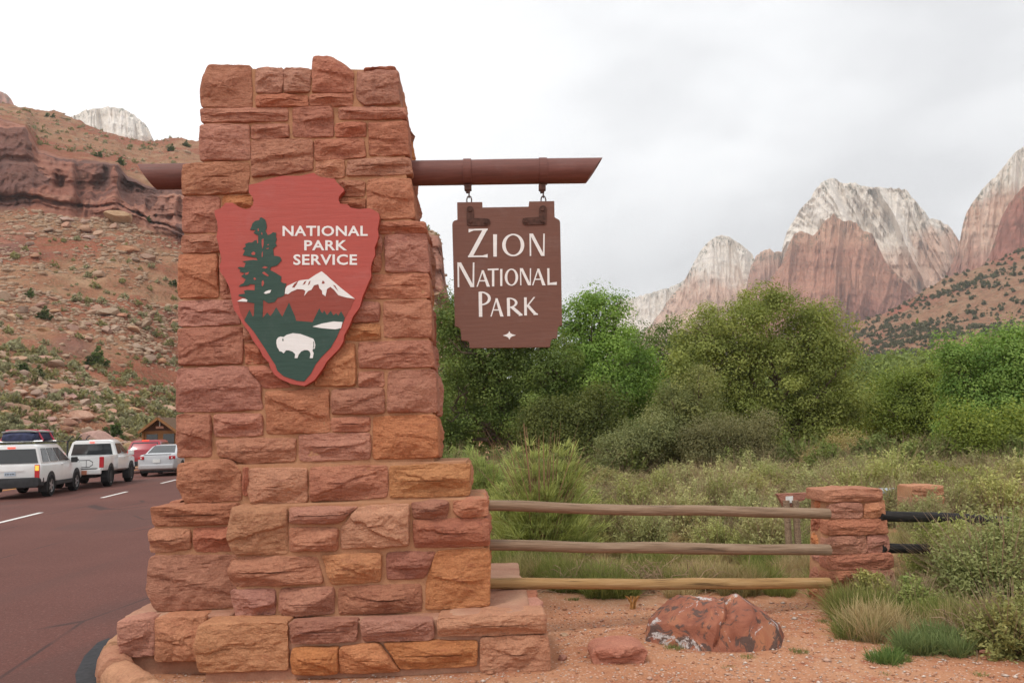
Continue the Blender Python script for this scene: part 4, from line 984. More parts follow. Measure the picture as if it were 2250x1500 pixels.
# bushy slope on the right, nearer than the mountains
sx_ = np.array([1780, 1880, 1960, 2000, 2100, 2180, 2250, 2400, 2700], float)
sy_ = np.array([790, 716, 684, 664, 612, 574, 545, 470, 400], float)
Cg, Yg, Dg, Tg = loft(sx_, [(np.full(9, 935.), 240), (np.maximum(sy_ + 0.72 * (935 - sy_), sy_), 330), (sy_, 640), (sy_ + 60, 900)], 300, [20, 130, 6])
PS = at(Cg, Yg, Dg)
w = np.clip(Tg, 0, 1)
PS[..., 2] += w * (fbm(PS * 0.02, 4, 301) * 7 + fbm(PS * 0.1, 3, 302) * 2.0)
def slopemat():
    m = M('red scrub slope', 0.95, 0.1)
    v = m.co(); n0 = m.noise(v, 0.02, 4); n1 = m.noise(v, 0.10, 5, 0.6); n2 = m.noise(v, 0.42, 4, 0.7)
    k = m.ramp(n1, [(0.3, (0.24, 0.105, 0.065)), (0.5, (0.30, 0.160, 0.095)), (0.7, (0.35, 0.22, 0.14))])
    k = m.mix(m.step(n0, 0.55, 0.66), k, (0.33, 0.115, 0.078))
    k = m.mix(m.math('MULTIPLY', m.step(n2, 0.52, 0.62), 0.6), k, (0.115, 0.115, 0.07))
    k = m.mix(m.math('MULTIPLY', m.step(n2, 0.40, 0.33), 0.5), k, (0.46, 0.34, 0.25))
    return m.done(k, m.bump(n2, 0.8, 2.0, m.bump(n1, 0.8, 4.0)))
MAT['slope'] = slopemat()
tag(link('scrub_slope', mesh_np('scrub_slope', PS.reshape(-1, 3), grid_faces(*Cg.shape), True), MAT['slope']), 'red slope dotted with dark shrubs below the right massif', kind='structure')

# ------------------------------------------------------------------ foliage makers
def leafmat(name, trans=0.35, rough=0.7):
    m = M(name, rough, 0.25)
    c = m.attr('Col', 'Color')
    c = m.hsv(c, rr(m, 0.488, 0.512, 0.2), 1.0, rr(m, 0.82, 1.20, 0.5))
    m.done(c)
    tr = m.n.new('ShaderNodeBsdfTranslucent'); m.l.new(m.hsv(c, 0.49, 1.1, 1.5), tr.inputs['Color'])
    mxs = m.n.new('ShaderNodeMixShader'); mxs.inputs[0].default_value = trans
    m.l.new(m.b.outputs[0], mxs.inputs[1]); m.l.new(tr.outputs[0], mxs.inputs[2])
    m.l.new(mxs.outputs[0], m.n['Material Output'].inputs['Surface'])
    return m.m
MAT['leaf'] = leafmat('leaves'); MAT['blade'] = leafmat('shrub blades', 0.25, 0.8)
MAT['bark'] = simple('grey bark', (0.13, 0.095, 0.070), 0.95, 0.1, 0.35, 6)
MAT['twig'] = simple('dry twigs', (0.36, 0.25, 0.16), 0.95, 0.1, 0.3, 10)
def leaves(cent, size, rng, colr, upb=0.5, aspect=1.5, nb=None):
    """one small folded-free quad per centre; colr (n,3)"""
    n = len(cent)
    nrm = rng.normal(size=(n, 3)) * (1.0 if nb is None else 0.36)
    if nb is not None: nrm += nb
    nrm[:, 2] += upb; nrm /= np.linalg.norm(nrm, axis=1)[:, None]
    a = rng.normal(size=(n, 3)); u = np.cross(nrm, a); u /= np.linalg.norm(u, axis=1)[:, None]; w = np.cross(nrm, u)
    s = size * rng.uniform(0.6, 1.35, n)[:, None]
    V = np.stack([cent - u * s * aspect * 0.5, cent + w * s * 0.5, cent + u * s * aspect * 0.5, cent - w * s * 0.5], 1).reshape(-1, 3)
    return V, np.arange(4 * n).reshape(-1, 4), np.repeat(colr, 4, 0)
def limb(p0, p1, r0, r1, rng, n=7, wob=0.06):
    t = np.linspace(0, 1, n)[:, None]; d = p1 - p0; ln = np.linalg.norm(d)
    path = p0 + d * t + rng.normal(size=(n, 3)) * ln * wob * np.sin(t * math.pi)
    return tube(path, r0 + (r1 - r0) * t[:, 0], 6, False)
def tree(name, label, lobes, D, base_px, col_lo, col_hi, nclump, nleaf, lsize, seed, cat='tree', group=None, spread=0.42, trunk_r=0.16, dens_noise=True, depthk=0.8, upb=0.5):
    """lobes: (px, py, rx, ry) of crown masses in the picture, at distance D; each gets a matching depth"""
    rng = np.random.default_rng(seed)
    k = D / F
    base = at(base_px, 1000, D); base[2] = float(ground_z(np.array([base[0]]), np.array([D]))[0])
    root = empty(name, tuple(base)); tag(root, label, cat, group)
    LB = []
    for lb in lobes:
        px, py, rx, ry = lb[:4]
        dd = lb[4] if len(lb) > 4 else rng.uniform(-0.5, 0.5) * rx * k * 0.8
        LB.append((at(px, py, D + dd), np.array([rx * k, rx * k * depthk, ry * k])))
    vol = np.array([np.prod(r) ** (2 / 3) for _, r in LB]); vol /= vol.sum()
    cs, ts = [], []
    for (c, r), f in zip(LB, vol):
        n = max(4, int(nclump * 1.05 * f))
        d = rng.normal(size=(n, 3)); d /= np.linalg.norm(d, axis=1)[:, None]
        q = rng.uniform(0.25, 1.0, n) ** 0.45; q = np.where(rng.uniform(0, 1, n) < 0.22, rng.uniform(1.0, 1.22, n), q)
        cs.append(c + d * r * q[:, None])
    cs = np.concatenate(cs)
    cs = cs[cs[:, 2] > base[2] + 0.3]
    per = max(6, int(nleaf * 2.5) // len(cs)); lsize = lsize * 0.60
    cc = rng.uniform(0, 1, len(cs))
    sg = spread * rng.uniform(0.6, 1.35, len(cs))
    off = rng.normal(size=(len(cs), per, 3)); off = off / np.linalg.norm(off, axis=2)[..., None] * rng.uniform(0.15, 1, (len(cs), per, 1)) ** 0.5 * 1.5
    L_ = cs[:, None] + off * (sg[:, None, None] * np.array([1, 1, 0.75]))
    nbv = (off / 1.5).reshape(-1, 3) * 1.1
    tint = np.clip(np.repeat(cc, per) * 0.75 + rng.uniform(0, 0.25, len(cs) * per), 0, 1)
    L_ = L_.reshape(-1, 3)
    L_[:, 2] = np.maximum(L_[:, 2], base[2] + 0.05)
    cl_ = np.asarray(col_lo) * (1 - tint[:, None]) + np.asarray(col_hi) * tint[:, None]
    V, Fc, cv = leaves(L_ - base, lsize, rng, cl_ * np.array([2.1, 2.1, 1.75]), upb, 1.5, nbv)
    link('crown', mesh_np('crown', V, Fc, False, None, cv), MAT['leaf'], root)
    parts = []
    top = np.array([c for c, _ in LB]).mean(0)
    ctr = base + (top - base) * np.array([0.25, 0.25, 0.5])
    parts.append(limb(base - np.array([0, 0, 0.2]), ctr, trunk_r, trunk_r * 0.65, rng, 9, 0.03))
    for c, r in LB:
        s = base + (ctr - base) * rng.uniform(0.55, 1.0)
        parts.append(limb(s, c, trunk_r * 0.45, trunk_r * 0.12, rng))
        for _ in range(5):
            e = c + rng.normal(size=3) * r * 0.5
            parts.append(limb(s + (c - s) * rng.uniform(0.5, 1), e, trunk_r * 0.14, 0.012, rng))
    V, Fc = join(parts)
    me = pydata('trunk', V - base, Fc); me.polygons.foreach_set('use_smooth', np.ones(len(me.polygons), bool))
    link('trunk', me, MAT['bark'], root)
    return root
def blades(n, rng, height, spread, lean, width, lo, hi, base_r, curve=0.25, tipcol=None, hvar=0.35):
    """upright fine stems, two quads each, fanning out from a small base"""
    a = rng.uniform(0, 2 * math.pi, n); r0 = base_r * np.sqrt(rng.uniform(0, 1, n))
    h = height * rng.uniform(1 - hvar, 1.0, n); ln = lean * np.abs(rng.normal(0.55, 0.35, n)) * h
    a2_ = a + rng.normal(0, 0.5, n)
    p0 = np.stack([r0 * np.cos(a), r0 * np.sin(a), np.zeros(n)], -1)
    dirv = np.stack([np.cos(a2_), np.sin(a2_), np.zeros(n)], -1)
    hz = np.sqrt(np.maximum(h ** 2 - ln ** 2, (0.3 * h) ** 2))
    p1 = p0 + dirv * (ln * 0.4)[:, None] + np.array([0, 0, 1]) * (hz * 0.55)[:, None]
    p2 = p0 + dirv * (ln * (1 + curve * rng.uniform(0, 1, n)))[:, None] + np.array([0, 0, 1]) * hz[:, None]
    sd_ = rng.normal(size=(n, 3)); sd_[:, 2] *= 0.2; sd_ /= np.linalg.norm(sd_, axis=1)[:, None]
    w = (width * rng.uniform(0.6, 1.4, n))[:, None]
    V = np.stack([p0 - sd_ * w * .5, p0 + sd_ * w * .5, p1 + sd_ * w * .5, p1 - sd_ * w * .5, p2 + sd_ * w * .12, p2 - sd_ * w * .12], 1)
    b = np.arange(n)[:, None] * 6
    Fc = np.concatenate([b + np.array([0, 1, 2, 3]), b + np.array([3, 2, 4, 5])])
    t = rng.uniform(0, 1, n)[:, None]
    c = np.asarray(lo) * (1 - t) + np.asarray(hi) * t
    tc_ = np.asarray(tipcol) if tipcol is not None else c * 1.15
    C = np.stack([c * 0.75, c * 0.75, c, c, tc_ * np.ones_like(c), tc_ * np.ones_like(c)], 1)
    return V.reshape(-1, 3), Fc, C.reshape(-1, 3)
def merge(parts):
    o = 0; Vs, Fs, Cs = [], [], []
    for V, Fc, C in parts:
        Vs.append(V); Fs.append(Fc + o); Cs.append(C); o += len(V)
    return np.concatenate(Vs), np.concatenate(Fs), np.concatenate(Cs)
def mound(rng, w, h, nst, nlf, lo, hi, twig, lsize, leafstem=True):
    """rounded desert shrub: many leaning stems, tiny leaves along their outer halves"""
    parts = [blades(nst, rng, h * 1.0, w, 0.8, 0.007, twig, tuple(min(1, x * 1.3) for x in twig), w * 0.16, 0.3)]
    n = nlf
    k = max(20, n // 45)
    d = rng.normal(size=(k, 3)); d[:, 2] = np.abs(d[:, 2]) + 0.05; d /= np.linalg.norm(d, axis=1)[:, None]
    lump = 0.75 + 0.35 * fbm(d * 2.2, 3, int(rng.integers(1e6)))
    cs = d * np.array([w * 0.5, w * 0.5, h]) * (lump * rng.uniform(0.35, 1.0, k) ** 0.5)[:, None]
    per = n // k
    # leaves sit along short sprigs that point outward and up
    dr = d + np.array([0, 0, 0.7]) + rng.normal(size=(k, 3)) * 0.35; dr /= np.linalg.norm(dr, axis=1)[:, None]
    s = rng.uniform(-0.5, 0.5, (k, per, 1)) * h * 0.30
    c = cs[:, None] + dr[:, None] * s + rng.normal(size=(k, per, 3)) * h * 0.035
    c = c.reshape(-1, 3); c[:, 2] = np.maximum(c[:, 2], 0.02)
    t = np.clip(np.repeat(rng.uniform(0, 1, k), per) * 0.6 + rng.uniform(0, 0.4, k * per), 0, 1)[:, None]
    cc = (np.asarray(lo) * (1 - t) + np.asarray(hi) * t) * np.array([1.36, 1.40, 1.12])
    parts.append(leaves(c, lsize, rng, cc, 0.5, 2.4))
    return merge(parts)

# ------------------------------------------------------------------ rocks
def rock_me(rng, sx, sy, sz, sub=3, facets=9, rough=0.05):
    bm = bmesh.new(); bmesh.ops.create_icosphere(bm, subdivisions=max(1, sub), radius=1.0)
    V = np.array([v.co[:] for v in bm.verts]); s = int(rng.integers(1e6))
    for k in range(facets):
        n = rng.normal(size=3); n /= np.linalg.norm(n); c = rng.uniform(0.42, 0.8)
        d = V @ n - c; V = V - np.clip(d, 0, None)[:, None] * n
    V = V * (1 + rough * fbm(V * 2.5 + s % 97, 4, s))[:, None]
    V = V * np.array([sx, sy, sz])
    for v, c in zip(bm.verts, V): v.co = c
    return bm_mesh('rock', bm, 28)
def hrock(name, c, c2):
    m = M(name, 0.95, 0.1); v = m.co(); n = m.noise(v, 1.4, 5, 0.6); n2 = m.noise(v, 9, 4, 0.7)
    k = m.ramp(n, [(0.3, c), (0.7, c2)])
    k = m.mix(0.4, k, m.ramp(n2, [(0.3, (0.28,) * 3), (0.7, (0.75,) * 3)]), 'OVERLAY')
    k = m.hsv(k, rr(m, 0.485, 0.515, 0.3), rr(m, 0.7, 1.05, 0.6), rr(m, 0.75, 1.2, 0.1))
    return m.done(k, m.bump(n2, 0.6, 0.05, m.bump(n, 0.6, 0.2)))
MAT['hr_red'] = hrock('slope boulder red', (0.34, 0.165, 0.10), (0.42, 0.235, 0.15))
MAT['hr_tan'] = hrock('slope boulder tan', (0.34, 0.185, 0.110), (0.44, 0.285, 0.190))
def pix(p):
    u = np.asarray(p, float) - EYE; zc_ = u[1] * cp + u[2] * sp_; x = u[0] / zc_; y = (-u[1] * sp_ + u[2] * cp) / zc_
    return 1125 + F * (x * cr - y * sr), 750 - F * (x * sr + y * cr)
def meadow_place(p):
    x, _ = pix(p)
    for lim, w in ((1290, 'near the bright broom bush'), (1400, 'below the spiky cottonwood'), (1500, 'before the shaggy juniper'), (1600, 'before the tall olive juniper'), (1700, 'before the sprawling juniper'), (1800, 'left of the low stone post'), (1900, 'behind the low stone post'), (2000, 'between the two stone posts'), (2120, 'beside the farther stone post'), (9999, 'at the right edge')):
        if x < lim: break
    return ('nearest the fence ' if p[1] < 10.5 else 'midway back ' if p[1] < 16 else 'farthest back ') + w
def slope_place(p):
    x, y = pix(p)
    if x > 900: return 'on the slope right of the pillar'
    h = 'on the ridge above the cliff' if y < 400 else 'just below the cliff' if y < 560 else 'high on the talus' if y < 680 else 'midway up the talus' if y < 800 else 'low on the talus' if y < 900 else 'at the foot of the slope'
    return h + (' at the left edge' if x < 110 else ' above the pickup' if x < 250 else ' beside the pillar')
rng = np.random.default_rng(5)
# where on the hillside: picture column and row index of the terrain grid
hc = np.linspace(hx[0], hx[-1], 620)
hT = np.concatenate([np.arange(16) / 16, 1 + np.arange(50) / 50, 2 + np.arange(90) / 90, 3 + np.arange(90) / 90, 4 + np.arange(60) / 60, 5 + np.arange(9) / 8])
def hill_pt(T, c):
    j = np.clip(np.searchsorted(hT, T), 0, len(hT) - 1); i = np.clip(np.searchsorted(hc, c), 0, len(hc) - 1)
    return HP[j, i]
rprot = [rock_me(rng, 1.0, rng.uniform(.6, 1), rng.uniform(.35, .65), 3, 10) for _ in range(10)]
for k, me in enumerate(rprot): me.materials.append(MAT['hr_red'] if k % 3 == 0 else MAT['hr_tan'])
# the boulders that can be made out: (px, row zone, size in picture pixels)
big = [(235, 690, 62, 'long pale slab of rock on the talus below the cliff', 'hr_tan'), (255, 722, 40, 'flat tan boulder below the long pale slab', 'hr_tan'), (175, 905, 40, 'rounded pinkish boulder low on the slope behind the pickup', 'hr_red'), (222, 925, 30, 'pale rounded boulder beside the dark juniper on the slope', 'hr_tan'),
       (62, 520, 34, 'grey tilted boulder high on the left talus', 'hr_tan'), (182, 518, 24, 'pair of pale boulders under the cliff, left one', 'hr_tan'), (200, 522, 22, 'pair of pale boulders under the cliff, right one', 'hr_tan'), (296, 573, 28, 'pale angular boulder near the pillar edge on the upper talus', 'hr_tan'),
       (85, 768, 44, 'broad reddish tan boulder midway up the left slope', 'hr_red'), (158, 734, 34, 'yellowish flat boulder midway up the slope', 'hr_tan'), (118, 660, 30, 'yellowish boulder beside a round dark shrub', 'hr_tan'), (118, 932, 26, 'reddish boulder on the slope just above the parked pickup', 'hr_red'), (42, 880, 30, 'flat pale slab low on the left slope', 'hr_tan')]
gv, gc = Yg, Cg
def row_for(px, py):
    """terrain point seen nearest to a pixel"""
    i = int(np.clip(np.searchsorted(hc, px), 0, 619))
    u = HP[:, i] - EYE
    # project
    f = np.array([0, cp, sp_]); r = np.array([1.0, 0, 0]); up = np.array([0, -sp_, cp])
    zc_ = u @ f; xx = (u @ r) / zc_; yy = (u @ up) / zc_
    yr_ = xx * sr + yy * cr
    pyv = 750 - F * yr_
    return HP[int(np.argmin(np.abs(pyv[:300] - py))), i]
for px, py, wpx, lab, m in big:
    p = row_for(px, py); d = p[1]; s = wpx * d / F * 0.5
    me = rock_me(rng, s, s * 0.8, s * 0.42, 3, 14); me.materials.append(MAT[m])
    o = link('boulder', me, None); o.location = p + np.array([0, 0, s * 0.15]); o.rotation_euler = (rng.uniform(-.3, .3), rng.uniform(-.35, .1), rng.uniform(0, 6))
    tag(o, lab, 'boulder', 'boulders on the slope')
Nind, Nst = 280, 6500
SV, SF, SO = [], [], 0
small = [np.array([v.co[:] for v in m_.vertices]) for m_ in [rock_me(rng, 1, .8, .55, 0, 5) for _ in range(6)]]
tmp = rock_me(rng, 1, .8, .55, 0, 5); sfaces = np.array([p.vertices[:] for p in tmp.polygons])
cand = []
while len(cand) < Nind + Nst:
    T = rng.choice([rng.uniform(0.15, 1), rng.uniform(1, 2), rng.uniform(2, 2.95), rng.uniform(2, 2.95), rng.uniform(4.2, 5)], p=[.05, .25, .27, .27, .16]); c = rng.uniform(-80, 420) if rng.uniform() < 0.9 else rng.uniform(930, 1060)
    p = hill_pt(T, c)
    if p[2] < 0.2 or float(fbm(p * 0.06, 3, 322)) < rng.uniform(-0.35, 0.3): continue
    s = 0.125 * p[1] ** 0.25 * math.exp(rng.normal(0, 0.5)) * (0.75 if T > 4 else 1)
    cand.append((s * F / p[1], s, p))
cand.sort(key=lambda q: -q[0])
for k, (w_, s, p) in enumerate(cand):
    if k < Nind:
        o = link('slope_rock', rprot[k % 10]); o.location = p + np.array([0, 0, s * 0.1]); o.scale = (s,) * 3; o.rotation_euler = (rng.uniform(-.3, .3), rng.uniform(-.3, .3), rng.uniform(0, 6))
        tag(o, ('red' if (k % 10) % 3 == 0 else 'tan') + ' weathered rock lying loose ' + slope_place(p), 'rock', 'loose rocks on the slope')
    else:
        V = small[k % 6] * s; a = rng.uniform(0, 6); V = V @ np.array([[math.cos(a), math.sin(a), 0], [-math.sin(a), math.cos(a), 0], [0, 0, 1]])
        SV.append(V + p); SF.append(sfaces + SO); SO += len(V)
tag(link('rubble', mesh_np('rubble', np.concatenate(SV), np.concatenate(SF)), MAT['hr_tan']), 'small stones scattered over the talus slope', 'rubble', kind='stuff')

# ------------------------------------------------------------------ shrubs on the slopes
def shrub_me(seed, w, h, n, lo, hi, ls):
    r_ = np.random.default_rng(seed)
    V, Fc, C = mound(r_, w, h, 30, n, lo, hi, (0.20, 0.15, 0.10), ls)
    me = mesh_np('shrub', V, Fc, False, None, C); me.materials.append(MAT['blade']); return me
SAGE_LO, SAGE_HI = (0.135, 0.130, 0.086), (0.265, 0.250, 0.175)
OLV_LO, OLV_HI = (0.115, 0.108, 0.054), (0.225, 0.205, 0.108)
DRK_LO, DRK_HI = (0.040, 0.060, 0.022), (0.085, 0.110, 0.042)
sl = [shrub_me(400 + k, 1.3, 0.75, 420, *([(SAGE_LO, SAGE_HI), (OLV_LO, OLV_HI), (SAGE_LO, SAGE_HI)][k % 3]), 0.075) for k in range(6)]
cand = []
rng = np.random.default_rng(8)
while len(cand) < 1900:
    T = rng.choice([rng.uniform(0.0, 1), rng.uniform(0.2, 1), rng.uniform(1, 2), rng.uniform(1, 2), rng.uniform(2, 2.9), rng.uniform(4.15, 5)], p=[.2, .2, .22, .18, .1, .1]); c = rng.uniform(-90, 420) if rng.uniform() < 0.93 else rng.uniform(930, 1080)
    p = hill_pt(T, c)
    if float(fbm(p * 0.055, 3, 321)) < rng.uniform(-0.25, 0.3) - (0.35 if T < 1.3 else 0.0): continue
    s = (0.45 + 1.2 * rng.uniform() ** 1.6) * (1.0 + 0.35 * (T > 2))
    cand.append((s / p[1], s, p))
cand.sort(key=lambda q: -q[0])
def stuff_of(protos, places, name, label, m):
    data = []
    for me in protos:
        V = np.empty(len(me.vertices) * 3, np.float32); me.vertices.foreach_get('co', V); V = V.reshape(-1, 3)
        Q = np.empty(len(me.loops), np.int32); me.loops.foreach_get('vertex_index', Q)
        C = np.empty(len(me.vertices) * 4, np.float32); me.color_attributes['Col'].data.foreach_get('color', C)
        data.append((V, Q.reshape(-1, 4), C.reshape(-1, 4)[:, :3]))
    Vs, Fs, Cs, o = [], [], [], 0
    for k, (p, s, a) in enumerate(places):
        V, Q, C = data[k % len(data)]
        R = np.array([[math.cos(a), math.sin(a), 0], [-math.sin(a), math.cos(a), 0], [0, 0, 1]])
        Vs.append(V @ R * s + p); Fs.append(Q + o); Cs.append(C); o += len(V)
    return tag(link(name, mesh_np(name, np.concatenate(Vs), np.concatenate(Fs), False, None, np.concatenate(Cs)), m), label, 'shrubs', kind='stuff')
for k, (w_, s, p) in enumerate(cand[:280]):
    o = link('slope_shrub', sl[k % 6]); o.location = p - np.array([0, 0, 0.05]); o.scale = (s,) * 3; o.rotation_euler = (0, 0, rng.uniform(0, 6))
    tag(o, ('olive' if (k % 6) % 3 == 1 else 'grey green') + ' sagebrush growing ' + slope_place(p), 'shrub', 'sagebrush on the slope')
lite = [shrub_me(430 + k, 1.3, 0.75, 90, *([(SAGE_LO, SAGE_HI), (OLV_LO, OLV_HI)][k % 2]), 0.16) for k in range(4)]
stuff_of(lite, [(p, s, rng.uniform(0, 6)) for _, s, p in cand[280:]], 'distant_scrub', 'low scrub covering the talus and the ridge above the cliff', MAT['blade'])
# dark junipers one can tell apart on the left slope
jun = [shrub_me(450 + k, 1.0, 1.0, 900, DRK_LO, DRK_HI, 0.085) for k in range(3)]
for px, py, wpx, lab in [(210, 782, 46, 'round dark green juniper alone in the middle of the left slope'), (245, 940, 44, 'dark green juniper on the slope above the waiting cars'), (66, 640, 24, 'small dark juniper among pale boulders far left'), (96, 688, 30, 'dark juniper beside yellowish boulders on the left slope'), (44, 808, 34, 'dark low juniper near the left picture edge'), (84, 815, 30, 'olive juniper next to a red rock at left'),
                         (215, 340, 16, 'juniper just below the skyline dome'), (375, 322, 18, 'juniper on the skyline beside the pillar'), (408, 312, 16, 'juniper on the skyline touching the pillar'), (262, 352, 20, 'juniper on the ridge above the cliff, left of the beam'), (100, 243, 12, 'first dark juniper on the left skyline'), (115, 245, 12, 'second dark juniper on the left skyline'), (380, 622, 18, 'small dark juniper on the talus touching the pillar edge'), (322, 480, 14, 'green bush on the ledge at the cliff foot')]:
    p = row_for(px, py + wpx * 0.4); s = wpx * p[1] / F * 1.25
    o = link('juniper', jun[px % 3]); o.location = p - np.array([0, 0, 0.1 * s]); o.scale = (s, s, s * 0.85); tag(o, lab, 'juniper', 'junipers on the left slope')
# dots on the right slope
rng = np.random.default_rng(9)
pl = []
cS = np.linspace(sx_[0], sx_[-1], 300)
while len(pl) < 2600:
    i = rng.integers(0, 300); j = rng.integers(18, 150); p = PS[j, i]
    if cS[i] > 2330 or float(fbm(p * 0.03, 3, 323)) < rng.uniform(-0.5, 0.35): continue
    pl.append((0.9 + 3.0 * rng.uniform() ** 1.7, p, j))
pl.sort(key=lambda q: -q[0] / q[1][1])
slope_dots = [shrub_me(470 + k, 1.0, 1.05, 60, (0.050, 0.056, 0.034), (0.130, 0.130, 0.080), 0.24) for k in range(4)]
for k, (s, p, j) in enumerate(pl[:120]):
    o = link('slope_bush', slope_dots[k % 4]); o.location = p - np.array([0, 0, 0.2]); o.scale = (s * 1.2,) * 3; o.rotation_euler = (0, 0, rng.uniform(0, 6))
    tag(o, 'dark round bush on the red slope ' + (lambda q: ('high' if q[1] < 640 else 'midway' if q[1] < 715 else 'low') + (' behind the big round tree' if q[0] < 1900 else ' over the gap between the trees' if q[0] < 2060 else ' above the right edge cottonwood'))(pix(p)), 'bush', 'bushes dotting the right slope')
stuff_of(slope_dots, [(p, s, rng.uniform(0, 6)) for s, p, _ in pl[120:]], 'slope_scrub', 'fine dark scrub dotting the red slope at the right', MAT['blade'])

# ------------------------------------------------------------------ trees
G1l, G1h = (0.040, 0.060, 0.016), (0.110, 0.140, 0.040)
tree('cottonwood', 'dark cottonwood behind and left of the hanging sign with a stout trunk', [(1020, 760, 90, 105), (1100, 820, 110, 110), (985, 890, 75, 100), (1000, 690, 55, 55), (1180, 880, 100, 100), (1085, 740, 110, 80), (1150, 940, 80, 50), (1060, 940, 80, 50), (990, 965, 55, 40), (1215, 960, 60, 45), (1230, 800, 60, 80)], 31, 1135, G1l, (0.105, 0.130, 0.038), 330, 34000, 0.105, 1, trunk_r=0.34)
tree('cottonwood', 'bright green cottonwood with spiky top right of the hanging sign', [(1300, 710, 62, 70), (1345, 800, 85, 85), (1255, 770, 60, 90), (1300, 870, 105, 85), (1405, 860, 60, 70), (1325, 655, 28, 28), (1275, 668, 24, 26), (1360, 680, 18, 30), (1290, 950, 90, 55), (1385, 940, 70, 60)], 33, 1290, (0.045, 0.085, 0.020), (0.130, 0.190, 0.050), 330, 32000, 0.110, 2, trunk_r=0.2)
tree('cottonwood', 'olive cottonwood between the spiky tree and the big round tree', [(1440, 800, 75, 75), (1490, 770, 55, 60), (1430, 900, 85, 75), (1385, 760, 30, 40), (1470, 860, 70, 70), (1430, 970, 90, 50)], 37, 1440, (0.050, 0.070, 0.022), (0.125, 0.150, 0.055), 220, 18000, 0.115, 3, trunk_r=0.2)
tree('cottonwood', 'big round domed cottonwood left of the low stone post', [(1690, 725, 110, 92), (1605, 745, 100, 85), (1785, 745, 85, 88), (1560, 815, 85, 85), (1700, 830, 130, 100), (1815, 850, 75, 105), (1755, 930, 110, 75), (1640, 900, 70, 65), (1800, 990, 55, 40), (1540, 740, 45, 40), (1835, 900, 50, 70), (1650, 980, 90, 45), (1560, 930, 70, 60), (1730, 1000, 70, 35)], 29, 1735, (0.062, 0.080, 0.022), (0.150, 0.165, 0.055), 460, 52000, 0.095, 4, trunk_r=0.28)
tree('cottonwood', 'far pale yellow green tree in the gap right of the big round tree', [(1930, 850, 65, 50), (2040, 835, 75, 48), (1900, 900, 45, 65), (1985, 830, 60, 45), (1890, 850, 35, 45), (2000, 900, 110, 55)], 58, 1960, (0.090, 0.115, 0.030), (0.185, 0.215, 0.070), 200, 14000, 0.16, 5, trunk_r=0.25)
tree('cottonwood', 'small spreading tree with a bare dark trunk right of the big round tree', [(2000, 930, 75, 55), (1955, 905, 60, 55), (2040, 905, 60, 65), (2025, 985, 65, 35), (1970, 860, 50, 50), (2030, 850, 45, 45)], 32, 2012, (0.052, 0.080, 0.018), (0.130, 0.160, 0.040), 240, 20000, 0.100, 6, trunk_r=0.15)
tree('cottonwood', 'leafy cottonwood with pale limbs at the right edge', [(2185, 775, 62, 62), (2110, 800, 45, 60), (2250, 790, 60, 80), (2205, 880, 85, 75), (2280, 900, 80, 120), (2140, 870, 60, 60), (2080, 770, 24, 30), (2330, 820, 80, 110), (2120, 930, 70, 50), (2250, 1000, 90, 45)], 27, 2235, (0.045, 0.085, 0.022), (0.135, 0.185, 0.055), 380, 36000, 0.095, 7, trunk_r=0.2)
tree('cottonwood', 'low yellow green sapling below the right edge cottonwood', [(2140, 960, 50, 40), (2215, 975, 45, 50), (2262, 940, 45, 50), (2180, 1005, 40, 30), (2110, 925, 30, 28), (2240, 1020, 50, 25)], 24, 2200, (0.062, 0.088, 0.018), (0.150, 0.175, 0.042), 110, 8000, 0.085, 8, trunk_r=0.08)
JL, JH = (0.055, 0.065, 0.030), (0.140, 0.140, 0.070)
tree('juniper_tree', 'grey green shaggy juniper left of centre below the cottonwoods', [(1395, 995, 65, 42), (1350, 1000, 30, 34), (1430, 960, 50, 40)], 24, 1400, JL, JH, 110, 12000, 0.060, 9, spread=0.32, trunk_r=0.1)
tree('juniper_tree', 'tall olive brown juniper standing before the big round tree', [(1490, 900, 60, 60), (1510, 960, 80, 65), (1460, 960, 50, 60), (1540, 870, 40, 50)], 25, 1500, (0.060, 0.068, 0.028), (0.150, 0.145, 0.062), 140, 16000, 0.065, 10, spread=0.32, trunk_r=0.12)
tree('juniper_tree', 'sprawling dusty juniper with dead twigs under the big round tree', [(1590, 975, 85, 55), (1650, 990, 55, 42), (1570, 1020, 60, 25), (1680, 960, 25, 40)], 23.5, 1600, (0.070, 0.072, 0.036), (0.165, 0.150, 0.082), 120, 14000, 0.060, 11, spread=0.32, trunk_r=0.1)
tree('juniper_tree', 'dark bushy understory tree behind the bright broom bush', [(1250, 945, 65, 60), (1195, 935, 55, 55), (1320, 935, 55, 75)], 28, 1260, (0.032, 0.045, 0.015), (0.090, 0.105, 0.032), 190, 15000, 0.085, 12, trunk_r=0.12)
tree('tamarisk', 'brownish olive feathery tamarisk behind the low stone post', [(1870, 1005, 60, 45), (1820, 1020, 45, 35), (1920, 1020, 45, 35)], 25, 1870, (0.110, 0.095, 0.042), (0.215, 0.185, 0.090), 150, 11000, 0.055, 13, spread=0.26, trunk_r=0.05, cat='shrub')
